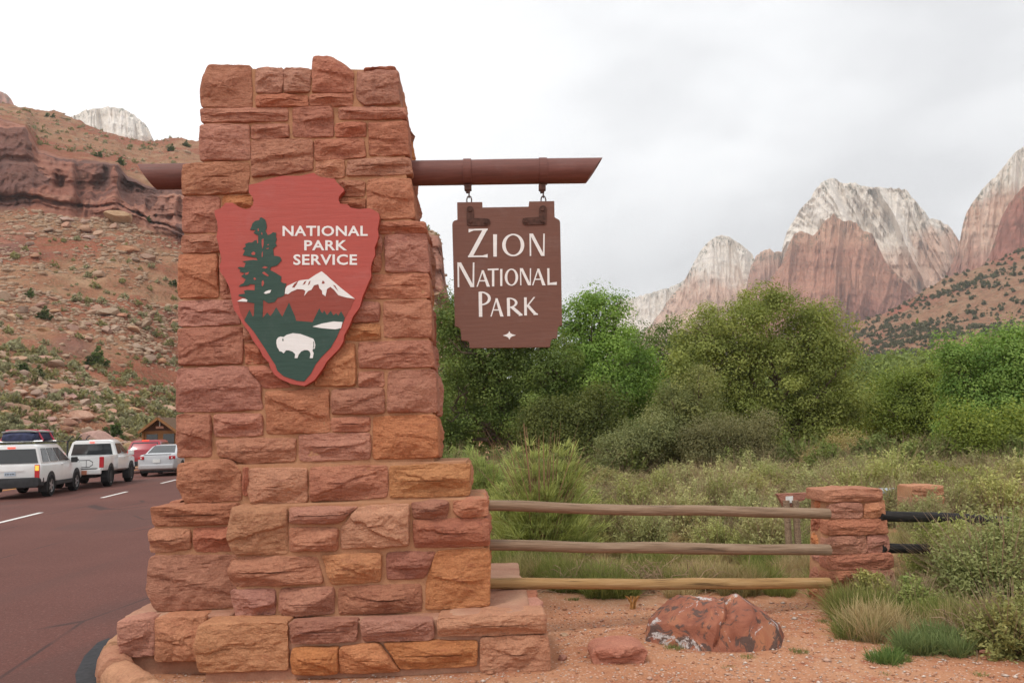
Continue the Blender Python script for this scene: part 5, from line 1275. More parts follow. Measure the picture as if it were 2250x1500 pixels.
# the thicket behind the named trees reads as one dark mass
rng = np.random.default_rng(77)
n = 110000
tx = rng.uniform(-8, 46, n); ty = 44 + rng.normal(0, 3.5, n) + 0.12 * tx
hmax = 5.2 + 2.2 * fbm(np.stack([tx * 0.25, ty * 0.1, ty * 0], -1), 3, 78)
tz = hmax * rng.uniform(0, 1, n) ** 0.7
ok = (tx / ty) < 0.72
cc = np.clip(fbm(np.stack([tx, ty, tz], -1) * 0.9, 3, 79) * 0.9 + 0.5, 0, 1)[:, None] * np.array([[0.15, 0.18, 0.055]]) + np.array([[0.05, 0.066, 0.02]])
V, Fc, C = leaves(np.stack([tx, ty, tz], -1)[ok], 0.15, rng, cc[ok] * 1.35, 0.4)
tag(link('riverside_thicket', mesh_np('riverside_thicket', V, Fc, False, None, C), MAT['leaf']), 'dark thicket of riverside trees seen through the cottonwoods', 'woodland', kind='stuff')

# ------------------------------------------------------------------ shrubs, grasses, dead twigs in the meadow
def place(name, me, px, base_py, scale, label, cat, group=None, D=None, rz=0.0, sz=None):
    p = at_z(px, base_py, 0.0) if D is None else at(px, base_py, D)
    z = float(ground_z(np.array([p[0]]), np.array([p[1]]))[0])
    o = link(name, me); o.location = (p[0], p[1], z - 0.02); o.scale = (scale, scale, sz or scale); o.rotation_euler = (0, 0, rz)
    return tag(o, label, cat, group)
def shrub_obj(name, stems, foliage, twigm, px, base_py, label, cat='shrub', group=None, D=None):
    pass
rng = np.random.default_rng(31)
BR_LO, BR_HI = (0.215, 0.265, 0.075), (0.400, 0.445, 0.155)
def broom(seed, w, h, n):
    r_ = np.random.default_rng(seed); parts = []
    k = n // 20
    d = r_.normal(size=(k, 3)); d[:, 2] = np.abs(d[:, 2]) + 0.08; d /= np.linalg.norm(d, axis=1)[:, None]
    lump = 0.72 + 0.42 * fbm(d * 2.4, 3, seed + 50)
    P = np.sign(d) * np.abs(d) ** 0.85 * np.array([w * 0.5, w * 0.5, h * 0.86]) * (lump * r_.uniform(0.25, 1.0, k) ** 0.5)[:, None]
    for q in range(k):
        t_ = r_.uniform(0.75, 1.2)
        V, Fc, C = blades(20, r_, 0.17, w, 1.1, 0.009, tuple(x * t_ for x in BR_LO), tuple(x * t_ for x in BR_HI), 0.05, 0.3, hvar=0.6)
        V[:, :2] += d[q, :2] * V[:, 2:3] * 0.9
        parts.append((V + P[q] - np.array([0, 0, h * 0.07]), Fc, C))
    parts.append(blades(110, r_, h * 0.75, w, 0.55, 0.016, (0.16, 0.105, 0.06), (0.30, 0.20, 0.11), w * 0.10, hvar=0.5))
    V, Fc, C = merge(parts); V[:, 2] = np.maximum(V[:, 2], 0.0)
    me = mesh_np('broom', V, Fc, False, None, C); me.materials.append(MAT['blade']); return me
place('broom_bush', broom(1, 1.75, 2.45, 19000), 1195, 1228, 1.0, 'large bright green feathery broom bush behind the top fence rail', 'shrub', 'broom bushes')
place('broom_bush', broom(2, 1.3, 1.75, 10000), 1075, 1150, 1.2, 'smaller bright green broom bush beside the pillar step', 'shrub', 'broom bushes')
place('broom_bush', broom(3, 0.9, 0.9, 4500), 1290, 1130, 0.9, 'low green broom bush right of the largest one', 'shrub', 'broom bushes')
def sage(seed, w, h, nl, lo, hi, ls=0.022, tw=(0.26, 0.19, 0.12)):
    r_ = np.random.default_rng(seed)
    V, Fc, C = mound(r_, w, h, 260, nl, lo, hi, tw, ls)
    me = mesh_np('sage', V, Fc, False, None, C); me.materials.append(MAT['blade']); return me
RB_LO, RB_HI = (0.170, 0.175, 0.070), (0.330, 0.315, 0.150)
GS_LO, GS_HI = (0.175, 0.172, 0.088), (0.330, 0.310, 0.175)
protoA = [sage(500 + k, 1.25, 0.85, 9000, *((RB_LO, RB_HI) if k % 2 == 0 else (GS_LO, GS_HI)), 0.020) for k in range(6)]
sp = [(1985, 1128, 0.7), (2035, 1165, 0.95), (2075, 1135, 0.7), (2010, 1100, 0.45), (1400, 1150, 1.05), (1500, 1185, 1.15), (1580, 1165, 1.1), (1640, 1190, 1.0), (1450, 1105, 1.0), (1560, 1100, 1.1), (1640, 1120, 1.05), (1725, 1155, 0.55), (1738, 1208, 0.62), (1360, 1110, 0.8), (1480, 1075, 0.9), (1600, 1075, 1.0), (1700, 1082, 1.0), (1790, 1095, 1.1), (1765, 1195, 0.5),
      (1420, 1220, 0.8), (1960, 1110, 1.3), (2000, 1150, 1.0), (2060, 1110, 1.1), (2100, 1150, 1.05), (2150, 1120, 1.2), (1900, 1080, 1.1), (2200, 1150, 1.2), (2040, 1190, 0.8), (1340, 1190, 0.7), (1690, 1230, 0.8), (1580, 1225, 0.8), (2240, 1105, 1.2), (1850, 1100, 1.0), (1100, 1100, 0.9), (1330, 1080, 0.8), (1400, 1068, 0.8), (1540, 1062, 0.9), (1830, 1070, 1.0), (1950, 1075, 0.9), (2090, 1078, 1.0)]
for k, (px, py, s) in enumerate(sp):
    place('rabbitbrush', protoA[k % 6], px, py, s * rng.uniform(0.85, 1.1), ('dusty olive' if k % 2 == 0 else 'greyish') + ' rabbitbrush ' + meadow_place(at_z(px, py, 0.0)), 'shrub', 'rabbitbrush behind the fence', rz=rng.uniform(0, 6), sz=s * rng.uniform(0.9, 1.3))
# filler further back
for k in range(70):
    X_ = rng.uniform(-1, 17); Y_ = rng.uniform(13, 24)
    if X_ / Y_ > 0.72 or X_ / Y_ < -0.06: continue
    o = link('rabbitbrush', protoA[k % 6]); s = rng.uniform(0.8, 1.5); o.location = (X_, Y_, -0.1); o.scale = (s, s, s * rng.uniform(.6, .9)); o.rotation_euler = (0, 0, rng.uniform(0, 6))
    tag(o, ('dusty olive' if k % 2 == 0 else 'greyish') + ' rabbitbrush ' + meadow_place((X_, Y_, 0)), 'shrub', 'rabbitbrush behind the fence')
for px, py, s, lab in [(1790, 1052, 0.7, 'small yellow green bush before the big round tree trunk'), (2085, 1098, 1.2, 'rounded yellow green bush right of the far stone post')]:
    V, Fc, C = mound(np.random.default_rng(px), 1.3, 0.9, 120, 8000, (0.14, 0.18, 0.02), (0.27, 0.32, 0.06), (0.2, 0.15, 0.08), 0.04)
    me = mesh_np('bush', V, Fc, False, None, C); me.materials.append(MAT['blade']); place('green_bush', me, px, py, s, lab, 'shrub')
# low green undergrowth at the foot of the trees
rng2 = np.random.default_rng(61)
under_me = [sage(560 + k, 1.5, 1.1, 7000, (0.085, 0.110, 0.035), (0.190, 0.220, 0.085), 0.036) for k in range(3)]
for k in range(46):
    px = 950 + 1320 * (k + rng2.uniform(0, 0.9)) / 46; D_ = rng2.uniform(22.5, 28); p = at(px, 1000, D_); o = link('undergrowth_bush', under_me[k % 3]); q = rng2.uniform(0.8, 1.5)
    o.location = (p[0], D_, -0.15); o.scale = (q * 1.15, q, q); o.rotation_euler = (0, 0, rng2.uniform(0, 6)); tag(o, 'green undergrowth bush ' + meadow_place(o.location), 'shrub', 'undergrowth below the trees')
# right foreground shrubs
fr = [(2190, 1345, 1.3, 1.05, 26000, (0.145, 0.165, 0.075), (0.285, 0.300, 0.150), 'large grey sagebrush at the right edge hiding the charred rails'), (2090, 1300, 0.9, 0.85, 14000, (0.155, 0.170, 0.065), (0.300, 0.300, 0.130), 'olive sagebrush where the charred rails vanish'), (2230, 1430, 0.95, 0.55, 13000, (0.17, 0.18, 0.075), (0.32, 0.31, 0.14), 'low sagebrush at the right edge nearest the viewer'),
      (2010, 1350, 0.65, 0.42, 9000, (0.13, 0.165, 0.065), (0.26, 0.28, 0.12), 'low green shrub in front of the low stone post'), (2250, 1270, 1.0, 0.8, 14000, (0.09, 0.145, 0.035), (0.19, 0.245, 0.075), 'deep green shrub inside the right edge sagebrush'), (1930, 1335, 0.6, 0.40, 7000, (0.20, 0.185, 0.08), (0.34, 0.30, 0.14), 'straw coloured grassy shrub at the foot of the low stone post')]
for k, (px, py, w_, h_, n, lo, hi, lab) in enumerate(fr):
    place('sagebrush', sage(600 + k, w_, h_, n, lo, hi, 0.016), px, py, 1.0, lab, 'shrub')
def weed(seed, w, h, n, lo, hi, wd=0.006):
    r_ = np.random.default_rng(seed)
    k = 26; parts = []
    for _ in range(k):
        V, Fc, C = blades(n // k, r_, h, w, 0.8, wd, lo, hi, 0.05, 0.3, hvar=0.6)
        a = r_.uniform(0, 6.3); r = w * 0.42 * math.sqrt(r_.uniform()); V = V * r_.uniform(0.6, 1.1) + np.array([r * math.cos(a), r * math.sin(a), 0]); parts.append((V, Fc, C))
    V, Fc, C = merge(parts); me = mesh_np('weed', V, Fc, False, None, C); me.materials.append(MAT['blade']); return me
place('green_weed', weed(1, 0.55, 0.22, 4200, (0.105, 0.145, 0.052), (0.19, 0.240, 0.092)), 2045, 1425, 1.0, 'fine dark green weed patch on the gravel in the right foreground', 'weed')
place('green_weed', weed(2, 0.28, 0.13, 1500, (0.075, 0.125, 0.030), (0.15, 0.20, 0.06)), 1950, 1445, 1.0, 'small green weed tuft left of the dark green weed patch', 'weed')
for px, py, s in [(1755, 1428, 0.6), (1480, 1425, 0.7), (1640, 1440, 0.5), (1810, 1365, 0.6), (1600, 1462, 0.4), (985, 1462, 0.55), (1900, 1400, 0.6), (2150, 1480, 0.5), (1940, 1475, 0.45), (1260, 1320, 0.6)]:
    place('weed_tuft', weed(px, 0.22, 0.09, 420, (0.10, 0.14, 0.04), (0.20, 0.23, 0.08)), px, py, s, 'tiny green tuft in the gravel ' + {1755: 'at the right end of the lichen boulder', 1480: 'under the left end of the lichen boulder', 1640: 'in front of the lichen boulder', 1810: 'just before the low stone post', 1600: 'at the bottom edge below the lichen boulder', 985: 'at the foot of the plinth', 1900: 'left of the low green shrub', 2150: 'at the bottom right', 1940: 'below the small weed tuft', 1260: 'beside the plinth corner'}[px], 'weed', 'tiny tufts in the gravel')
grassA = [weed(700 + k, 0.6, 0.34, 1500, *[((0.13, 0.16, 0.04), (0.26, 0.28, 0.09)), ((0.30, 0.23, 0.11), (0.46, 0.37, 0.20)), ((0.20, 0.19, 0.07), (0.36, 0.31, 0.13))][k % 3], 0.006) for k in range(6)]
gpts = []
for k in range(230):
    px = rng.uniform(1085, 2260); py = rng.uniform(1150, 1312) if px < 1790 else rng.uniform(1180, 1400)
    if px > 1790 and py > 1330 and px < 1880: continue
    if px < 1240 and py > 1290: continue
    gpts.append((px, py))
for k, (px, py) in enumerate(gpts):
    place('grass_tuft', grassA[k % 6], px, py, rng.uniform(0.5, 1.0), ['green', 'straw coloured', 'yellowish'][k % 3] + ' grass tuft ' + meadow_place(at_z(px, py, 0.0)), 'grass', 'grass tufts behind the fence', rz=rng.uniform(0, 6))
# dead twig heaps
def twigs(seed, w, h, n):
    r_ = np.random.default_rng(seed); parts = []
    for _ in range(n):
        p = np.array([r_.uniform(-w, w) / 2, r_.uniform(-w, w) / 4, 0.0]); a = r_.uniform(0, 6.3); el = r_.uniform(0.15, 1.2); ln = h * r_.uniform(0.6, 1.6)
        d = np.array([math.cos(a) * math.cos(el), math.sin(a) * math.cos(el) * 0.6, math.sin(el)])
        t = np.linspace(0, 1, 5)[:, None]; path = p + d * ln * t + np.array([0, 0, -0.35 * ln]) * t ** 2.2 + r_.normal(size=(5, 3)) * ln * 0.03
        path[:, 2] = np.maximum(path[:, 2], 0.01)
        parts.append(tube(path, np.linspace(0.006, 0.002, 5), 4, False))
    V, Fc = join(parts); me = pydata('twigs', V, Fc); me.materials.append(MAT['twig']); return me
for k, (px, py, w_, h_, n, lab) in enumerate([(1330, 1292, 1.1, 0.42, 170, 'tangle of dead tan twigs under the fence left of the lichen boulder'), (1470, 1296, 1.0, 0.40, 150, 'tangle of dead tan twigs behind the lichen boulder'), (1640, 1285, 0.9, 0.34, 90, 'thin dead twigs behind the bottom rail near the low post'), (2020, 1325, 0.8, 0.42, 120, 'grey dead twig heap right of the low stone post'), (2200, 1412, 0.7, 0.36, 90, 'bleached dead branches in the right foreground sagebrush')]):
    place('dead_twigs', twigs(800 + k, w_, h_, n), px, py, 1.0, lab, 'twigs')
# split dry root stump standing under the bottom rail
r_ = np.random.default_rng(3); parts = []
for k in range(9):
    a = r_.uniform(-0.7, 0.7); p = np.array([r_.uniform(-.05, .05), r_.uniform(-.03, .03), 0]); t = np.linspace(0, 1, 6)[:, None]
    parts.append(tube(p + np.array([math.sin(a) * 0.14, 0, 0.19]) * t + np.array([-0.05 * math.sin(a), 0, 0]) * np.sin(t * 3.1) , np.linspace(0.018, 0.006, 6), 6))
V, Fc = join(parts); me = pydata('stump', V, Fc); me.materials.append(simple('dry orange wood', (0.42, 0.22, 0.08), 0.9, 0.1, 0.35, 25))
place('dry_stump', me, 1393, 1336, 0.72, 'small split orange dry wood stump under the bottom rail', 'stump')

# ------------------------------------------------------------------ foreground rocks and gravel
def lichen():
    m = M('lichen covered rock', 0.92, 0.2); v = m.co()
    n = m.noise(v, 5, 5, 0.6, 0.6); n2 = m.noise(v, 7, 5, 0.65, 1.2); n3 = m.noise(v, 50, 4, 0.7); n4 = m.noise(m.mapping(v, (1, 1, 1.3)), 3.3, 6, 0.7, 1.0)
    k = m.ramp(n, [(0.3, (0.22, 0.082, 0.055)), (0.5, (0.31, 0.120, 0.075)), (0.68, (0.40, 0.175, 0.095))])
    k = m.mix(m.math('MULTIPLY', m.step(n2, 0.50, 0.57), 0.85), k, (0.085, 0.066, 0.060))
    k = m.mix(m.math('MULTIPLY', m.step(n4, 0.565, 0.60), m.step(n3, 0.36, 0.52)), k, (0.52, 0.48, 0.46))
    return m.done(k, m.bump(n3, 0.5, 0.01, m.bump(n, 0.7, 0.05)))
MAT['lichen'] = lichen()
rng = np.random.default_rng(12)
b0 = at_z(1585, 1428, 0.0)
kx = b0[1] / F
tp = np.array([(1424, 0), (1432, 22), (1446, 46), (1452, 88), (1466, 104), (1490, 116), (1535, 126), (1560, 124), (1590, 128), (1612, 120), (1632, 122), (1650, 108), (1672, 96), (1700, 78), (1722, 52), (1738, 24), (1746, 0)], float)
nu, nv_ = 110, 60
ux = np.linspace(1424, 1746, nu); hh_ = np.interp(ux, tp[:, 0], tp[:, 1]) * kx * 0.74; dd_ = np.clip(np.minimum(ux - 1418, 1752 - ux) * kx, 0, 0.30) + 0.02
U, Vv_ = np.meshgrid(np.arange(nu), np.linspace(0, math.pi, nv_))
pw = lambda x, e: np.sign(x) * np.abs(x) ** e
BX = (ux[U] - 1574) * kx * 1.10; BY = -pw(np.cos(Vv_), 0.8) * dd_[U]; BZ = pw(np.sin(Vv_), 0.75) * hh_[U]
P = np.stack([BX, BY + 0.28, BZ], -1)
nrm = np.stack([BX * 0.4, BY / 0.3, BZ / 0.3 + 0.2], -1); nrm /= np.linalg.norm(nrm, axis=-1)[..., None]
crease = -0.045 * np.exp(-((BX + 0.07 - 0.55 * BZ + 0.03 * fbm(P * 6, 2, 8)) / 0.022) ** 2) - 0.035 * np.exp(-((BX - 0.22 - 0.3 * BZ + 0.03 * fbm(P * 6, 2, 9)) / 0.02) ** 2)
fac = vnoise(np.round(P * 7 + 0.4 * fbm(P * 5, 2, 3)[..., None]) * 0.77, 31) * 0.0
dsp = 0.03 + 0.075 * fbm(P * 3.4, 4, 19) + 0.014 * fbm(P * 22, 3, 16) + crease
P = P + nrm * (dsp * np.clip(BZ / 0.06, 0.2, 1))[..., None]
rg = np.random.default_rng(4)
for _ in range(20):            # fracture faces
    n_ = rg.normal(size=3); n_[1] = -abs(n_[1]); n_[2] = abs(n_[2]) * 0.7; n_ /= np.linalg.norm(n_)
    q_ = (P - np.array([rg.uniform(-0.35, 0.35), 0.28, 0.0])) @ n_; lim = np.percentile(q_, rg.uniform(88, 96))
    P = P - np.clip(q_ - lim, 0, 0.06)[..., None] * n_
me = mesh_np('boulder', P.reshape(-1, 3), grid_faces(nv_, nu)[:, ::-1], True); me.set_sharp_from_angle(angle=math.radians(35))
o = link('lichen_boulder', me, MAT['lichen']); o.location = b0 - np.array([0, 0, 0.015]); tag(o, 'large red boulder with black and white lichen in front of the fence', 'boulder')
def flat_rock(px, py, sx, sy, sz, m, lab, name='rock', seed=0, rz=0.0, grp=None):
    me = rock_me(np.random.default_rng(seed), sx, sy, sz, 4, 14, 0.06); me.materials.append(MAT[m]); p = at_z(px, py, 0.0)
    o = link(name, me); o.location = (p[0], p[1] + sy * 0.7, sz * 0.45); o.rotation_euler = (0, 0, rz); return tag(o, lab, 'rock', grp)
br_ = empty('flat_stone', tuple(at_z(1360, 1462, 0.0))); tag(br_, 'flat red stone lying left of the lichen boulder', 'rock')
PR = Plane(float(at_z(1360, 1462, 0.0)[1]))
link('stone', stone_mesh(PR.uv([1302, 1322, 1398, 1424, 1412, 1335, 1304], [1432, 1420, 1416, 1428, 1456, 1466, 1458]), PR, 0.26, 977, 0.05, br_), MAT['r'], br_)
flat_rock(1240, 1402, 0.06, 0.05, 0.035, 'hr_tan', 'small pale stone on the soil right of the plinth', seed=22)
flat_rock(1235, 1455, 0.05, 0.04, 0.035, 'r', 'small red stone at the right plinth corner', seed=23)
flat_rock(1375, 1300, 0.10, 0.07, 0.05, 'hr_tan', 'pale stone under the bottom rail beside the dry stump', seed=24)
flat_rock(2180, 1440, 0.07, 0.05, 0.03, 'r', 'dark red stone in the right foreground gravel', seed=25)
flat_rock(2165, 1425, 0.04, 0.03, 0.03, 'hr_tan', 'small pale pointed stone in the right foreground', seed=26)
# loose gravel: nobody could count it
oct_ = np.array([(1, 0, 0), (0, 1, 0), (-1, 0, 0), (0, -1, 0), (0, 0, .7), (0, 0, -.7)], float)
of = np.array([(0, 1, 4), (1, 2, 4), (2, 3, 4), (3, 0, 4), (1, 0, 5), (2, 1, 5), (3, 2, 5), (0, 3, 5)])
n = 26000
gx_ = rng.uniform(-2.8, 6.0, n); gy_ = 4.4 + rng.uniform(0, 1, n) ** 1.3 * 4.0
keep = (gx_ > road_right(gy_) + 0.35) & ~((gx_ > -2.4) & (gx_ < 0.28) & (gy_ > 5.86)) & (gy_ < 7.9)
gx_, gy_ = gx_[keep], gy_[keep]; n = len(gx_)
gz_ = ground_z(gx_, gy_)
s = 0.0052 * np.exp(rng.normal(0, 0.55, n)); a = rng.uniform(0, 6.3, n)
sc = np.stack([s * rng.uniform(.8, 1.5, n), s * rng.uniform(.7, 1.1, n), s * rng.uniform(.5, .9, n)], -1)
V = oct_[None] * sc[:, None]; c_, s_ = np.cos(a)[:, None], np.sin(a)[:, None]
V = np.stack([V[..., 0] * c_ - V[..., 1] * s_, V[..., 0] * s_ + V[..., 1] * c_, V[..., 2]], -1) + np.stack([gx_, gy_, gz_ + s * 0.3], -1)[:, None]
Fg = of[None] + (np.arange(n) * 6)[:, None, None]
tt = rng.uniform(0, 1, n)[:, None]
gcol = np.where(tt < 0.35, np.array([[0.36, 0.17, 0.10]]), np.where(tt < 0.75, np.array([[0.50, 0.32, 0.24]]), np.array([[0.58, 0.48, 0.41]]))) * rng.uniform(0.8, 1.15, n)[:, None]
mg = M('gravel', 0.95, 0.2); MAT['gravel'] = mg.done(mg.attr('Col', 'Color'))
tag(link('gravel', mesh_np('gravel', V.reshape(-1, 3), Fg.reshape(-1, 3), False, None, np.repeat(gcol, 6, 0)), MAT['gravel']), 'loose pale and red gravel around the pillar foot', 'gravel', kind='stuff')

# ------------------------------------------------------------------ vehicles
def carpaint(name, c, rough=0.28):
    m = M(name, rough, 0.5); m.b.inputs['Coat Weight'].default_value = 0.6; m.b.inputs['Coat Roughness'].default_value = 0.08
    n = m.noise(m.co(), 3.0, 4); k = m.ramp(n, [(0.3, tuple(x * 0.93 for x in c)), (0.7, c)])
    sx = m.n.new('ShaderNodeSeparateXYZ'); m.l.new(m.co(), sx.inputs[0])
    dirt = m.math('MULTIPLY', m.step(m.math('ADD', sx.outputs['Z'], m.math('MULTIPLY', n, 0.3)), 0.85, 0.35), 0.45)
    return m.done(m.mix(dirt, k, (0.34, 0.24, 0.18)))
MAT['cwhite'] = carpaint('white car paint', (0.78, 0.78, 0.77)); MAT['csilver'] = carpaint('silver car paint', (0.50, 0.51, 0.53), 0.3); MAT['cred'] = carpaint('dark red car paint', (0.34, 0.015, 0.030))
MAT['glass'] = simple('dark tinted glass', (0.030, 0.034, 0.037), 0.06, 0.6, 0.1); MAT['rubber'] = simple('tyre rubber', (0.022, 0.021, 0.021), 0.85, 0.2, 0.2, 12)
MAT['plastic'] = simple('black plastic', (0.035, 0.035, 0.037), 0.6, 0.3, 0.2); MAT['alloy'] = simple('wheel alloy', (0.50, 0.50, 0.51), 0.3, 0.5, 0.1, 8, 0.7)
MAT['plate'] = simple('number plate', (0.45, 0.52, 0.60), 0.5, 0.3, 0.2, 30); MAT['plate_white'] = simple('white number plate', (0.7, 0.7, 0.68), 0.5, 0.3, 0.1, 30)
def lampmat(name, c, e):
    m = M(name, 0.2, 0.5); m.b.inputs['Emission Color'].default_value = (*c, 1); m.b.inputs['Emission Strength'].default_value = e; return m.done(m.ramp(m.noise(m.co(), 20, 2), [(0.3, tuple(x * 0.8 for x in c)), (0.7, c)]))
MAT['tail'] = lampmat('red tail lamp', (0.50, 0.02, 0.03), 0.0); MAT['tail_lit'] = lampmat('lit red lamp', (1.0, 0.10, 0.06), 0.9); MAT['amber'] = lampmat('lit amber lamp', (1.0, 0.42, 0.06), 0.9); MAT['clear'] = lampmat('clear lamp', (0.7, 0.65, 0.62), 0.0)
def hull(name, stations, m, parent, ang=32, bev=0.0):
    """stations: (y, [(half width, z) ... from low to high]); mirrored and lofted along y with closed ends"""
    rings = []
    for y, prof in stations:
        r = [(hw, y, z) for hw, z in prof]; l = [(-hw, y, z) for hw, z in prof[::-1] if hw > 1e-4]
        rings.append(r + l)
    n = len(rings[0]); V = [p for r in rings for p in r]
    Fc = [tuple(f) for f in grid_faces(len(rings), n, True)] + [tuple(range(n))[::-1], tuple(range(len(V) - n, len(V)))]
    bm = bmesh.new(); vv = [bm.verts.new(p) for p in V]
    for f in Fc: bm.faces.new([vv[i] for i in f])
    bmesh.ops.recalc_face_normals(bm, faces=bm.faces[:])
    if bev:
        es = [e for e in bm.edges if len(e.link_faces) == 2 and e.calc_face_angle(0) > math.radians(28)]
        bmesh.ops.bevel(bm, geom=es, offset=bev, segments=2, affect='EDGES', profile=0.6)
    return link(name, bm_mesh(name, bm, ang), m, parent)
def patch(name, q, u0, u1, v0, v1, m, parent, off=0.008, th=0.012, cut=None):
    """panel lying on a four cornered face q = (low left, low right, top right, top left), seen from outside"""
    q = [np.array(p, float) for p in q]
    f = lambda u, v: (q[0] * (1 - u) + q[1] * u) * (1 - v) + (q[3] * (1 - u) + q[2] * u) * v
    nrm = np.cross(q[1] - q[0], q[3] - q[0]); nrm /= np.linalg.norm(nrm)
    pts = [f(u0, v0), f(u1, v0), f(u1, v1), f(u0, v1)] if cut is None else [f(u0 + (u1 - u0) * a, v0 + (v1 - v0) * b) for a, b in cut]
    bm = bmesh.new(); lo = [bm.verts.new(p + nrm * (off - th)) for p in pts]; hi = [bm.verts.new(p + nrm * off) for p in pts]; n = len(pts)
    bm.faces.new(hi); bm.faces.new(lo[::-1])
    for k in range(n): bm.faces.new((lo[k], lo[(k + 1) % n], hi[(k + 1) % n], hi[k]))
    bmesh.ops.recalc_face_normals(bm, faces=bm.faces[:])
    return link(name, bm_mesh(name, bm), m, parent)
def wheel(root, x, y, r, w, side, spokes=5):
    wh = empty('wheel', (x, y, r)); wh.parent = root
    prof = [(-w / 2, r * 0.62), (-w / 2, r * 0.94), (-w * 0.36, r), (w * 0.36, r), (w / 2, r * 0.94), (w / 2, r * 0.62)]
    n = 28; V = [(px, pr * math.cos(2 * math.pi * k / n), pr * math.sin(2 * math.pi * k / n)) for px, pr in prof for k in range(n)]
    me = pydata('tyre', V, [tuple(f) for f in grid_faces(len(prof), n, True)]); me.polygons.foreach_set('use_smooth', np.ones(len(me.polygons), bool)); me.set_sharp_from_angle(angle=math.radians(40))
    link('tyre', me, MAT['rubber'], wh)
    bm = bmesh.new(); xo = side * w * 0.36
    for rad, dx in ((r * 0.66, 0.0), (r * 0.16, side * 0.02)):
        c = bmesh.ops.create_cone(bm, cap_ends=True, segments=24, radius1=rad, radius2=rad, depth=0.03)
        bmesh.ops.rotate(bm, verts=c['verts'], cent=(0, 0, 0), matrix=Matrix.Rotation(math.pi / 2, 3, 'Y')); bmesh.ops.translate(bm, verts=c['verts'], vec=(xo - side * 0.05 + dx * 2, 0, 0))
    link('wheel_disc', bm_mesh('wheel_disc', bm), MAT['plastic'], wh)
    bm = bmesh.new()
    for k in range(spokes):
        a = 2 * math.pi * k / spokes; box_bm(bm, xo, math.cos(a) * r * 0.33, math.sin(a) * r * 0.33, 0.03, r * 0.64, r * 0.20, rot=None)
        bmesh.ops.rotate(bm, verts=bm.verts[-8:], cent=(xo, math.cos(a) * r * 0.33, math.sin(a) * r * 0.33), matrix=Matrix.Rotation(a, 3, 'X'))
    link('rim', bm_mesh('rim', bm), MAT['alloy'], wh)
    V, Fc = tube([(xo, math.cos(t) * r * 0.64, math.sin(t) * r * 0.64) for t in np.linspace(0, 2 * math.pi, 25)], 0.022, 6, False)
    link('rim_ring', pydata('rim_ring', V, Fc), MAT['alloy'], wh)
def arch(root, x, y, r, side, m='plastic'):
    """dark plate proud of the uncut flank, standing in for the shaded wheel opening"""
    pts = [(x, y + r * math.cos(a), r * 0.92 + r * math.sin(a)) for a in np.linspace(-0.55, math.pi + 0.55, 20)]
    bm = bmesh.new(); a_ = [bm.verts.new(p) for p in pts]; b_ = [bm.verts.new((p[0] - side * 0.25, p[1], p[2])) for p in pts]
    bm.faces.new(a_); bm.faces.new(b_[::-1])
    for k in range(len(pts)): bm.faces.new((a_[k], a_[(k + 1) % len(pts)], b_[(k + 1) % len(pts)], b_[k]))
    bmesh.ops.recalc_face_normals(bm, faces=bm.faces[:]); link('wheel_arch_shade', bm_mesh('wheel_arch_shade', bm), MAT[m], root)
RZ = math.radians(13)
def car_at(name, px, Drear, hw, half_len, label, cat='car', rz=RZ):
    p = at(px, 1000, Drear); c, s_ = math.cos(rz), math.sin(rz)
    ox, oy = c * hw + s_ * half_len, s_ * hw - c * half_len
    r = empty(name, (p[0] - ox, Drear - oy, 0.005), rz); return tag(r, label, cat, 'cars queueing on the road')

# --- white boxy four by four
j = car_at('parked_suv', 93, 25.0, 0.88, 2.2, 'boxy white four by four with a loaded roof rack at the left edge')
hull('body', [(-2.20, [(0.72, 0.62), (0.84, 0.66), (0.86, 0.98), (0.84, 1.04)]), (-2.12, [(0.74, 0.42), (0.88, 0.50), (0.885, 0.98), (0.85, 1.06)]), (1.0, [(0.74, 0.36), (0.88, 0.45), (0.885, 0.98), (0.85, 1.07)]), (1.95, [(0.72, 0.36), (0.87, 0.45), (0.86, 0.92), (0.80, 1.03)]), (2.2, [(0.60, 0.42), (0.78, 0.50), (0.77, 0.85), (0.70, 0.92)])], MAT['cwhite'], j, bev=0.025)
hull('cabin', [(-2.16, [(0.84, 1.03), (0.845, 1.06), (0.70, 1.58), (0.62, 1.64)]), (-1.95, [(0.84, 1.03), (0.85, 1.06), (0.71, 1.61), (0.62, 1.67)]), (-0.1, [(0.84, 1.03), (0.85, 1.06), (0.70, 1.62), (0.6, 1.68)]), (0.10, [(0.84, 1.03), (0.85, 1.06), (0.69, 1.58), (0.6, 1.63)]), (0.95, [(0.80, 1.03), (0.82, 1.04), (0.78, 1.07), (0.7, 1.08)])], MAT['cwhite'], j, bev=0.03)
hull('bumper', [(-2.27, [(0.74, 0.34), (0.82, 0.40), (0.82, 0.60), (0.76, 0.64)]), (-2.0, [(0.76, 0.32), (0.90, 0.38), (0.90, 0.62), (0.84, 0.66)])], MAT['plastic'], j, bev=0.02)
rw = [(-0.80, -2.165, 1.05), (0.80, -2.165, 1.05), (0.68, -2.155, 1.60), (-0.68, -2.155, 1.60)]
patch('rear_window', rw, 0.02, 0.98, 0.06, 0.86, MAT['glass'], j, 0.012)
rs = [(0.853, -2.1, 1.06), (0.853, 0.85, 1.06), (0.705, -0.02, 1.60), (0.712, -1.98, 1.60)]
for u0, u1, cut in ((0.03, 0.24, None), (0.28, 0.54, None), (0.58, 0.93, [(0, 0), (1, 0), (0.72, 1), (0, 1)])):
    w_ = patch('side_window', rs, u0, u1, 0.08, 0.88, MAT['glass'], j, 0.010, cut=cut)
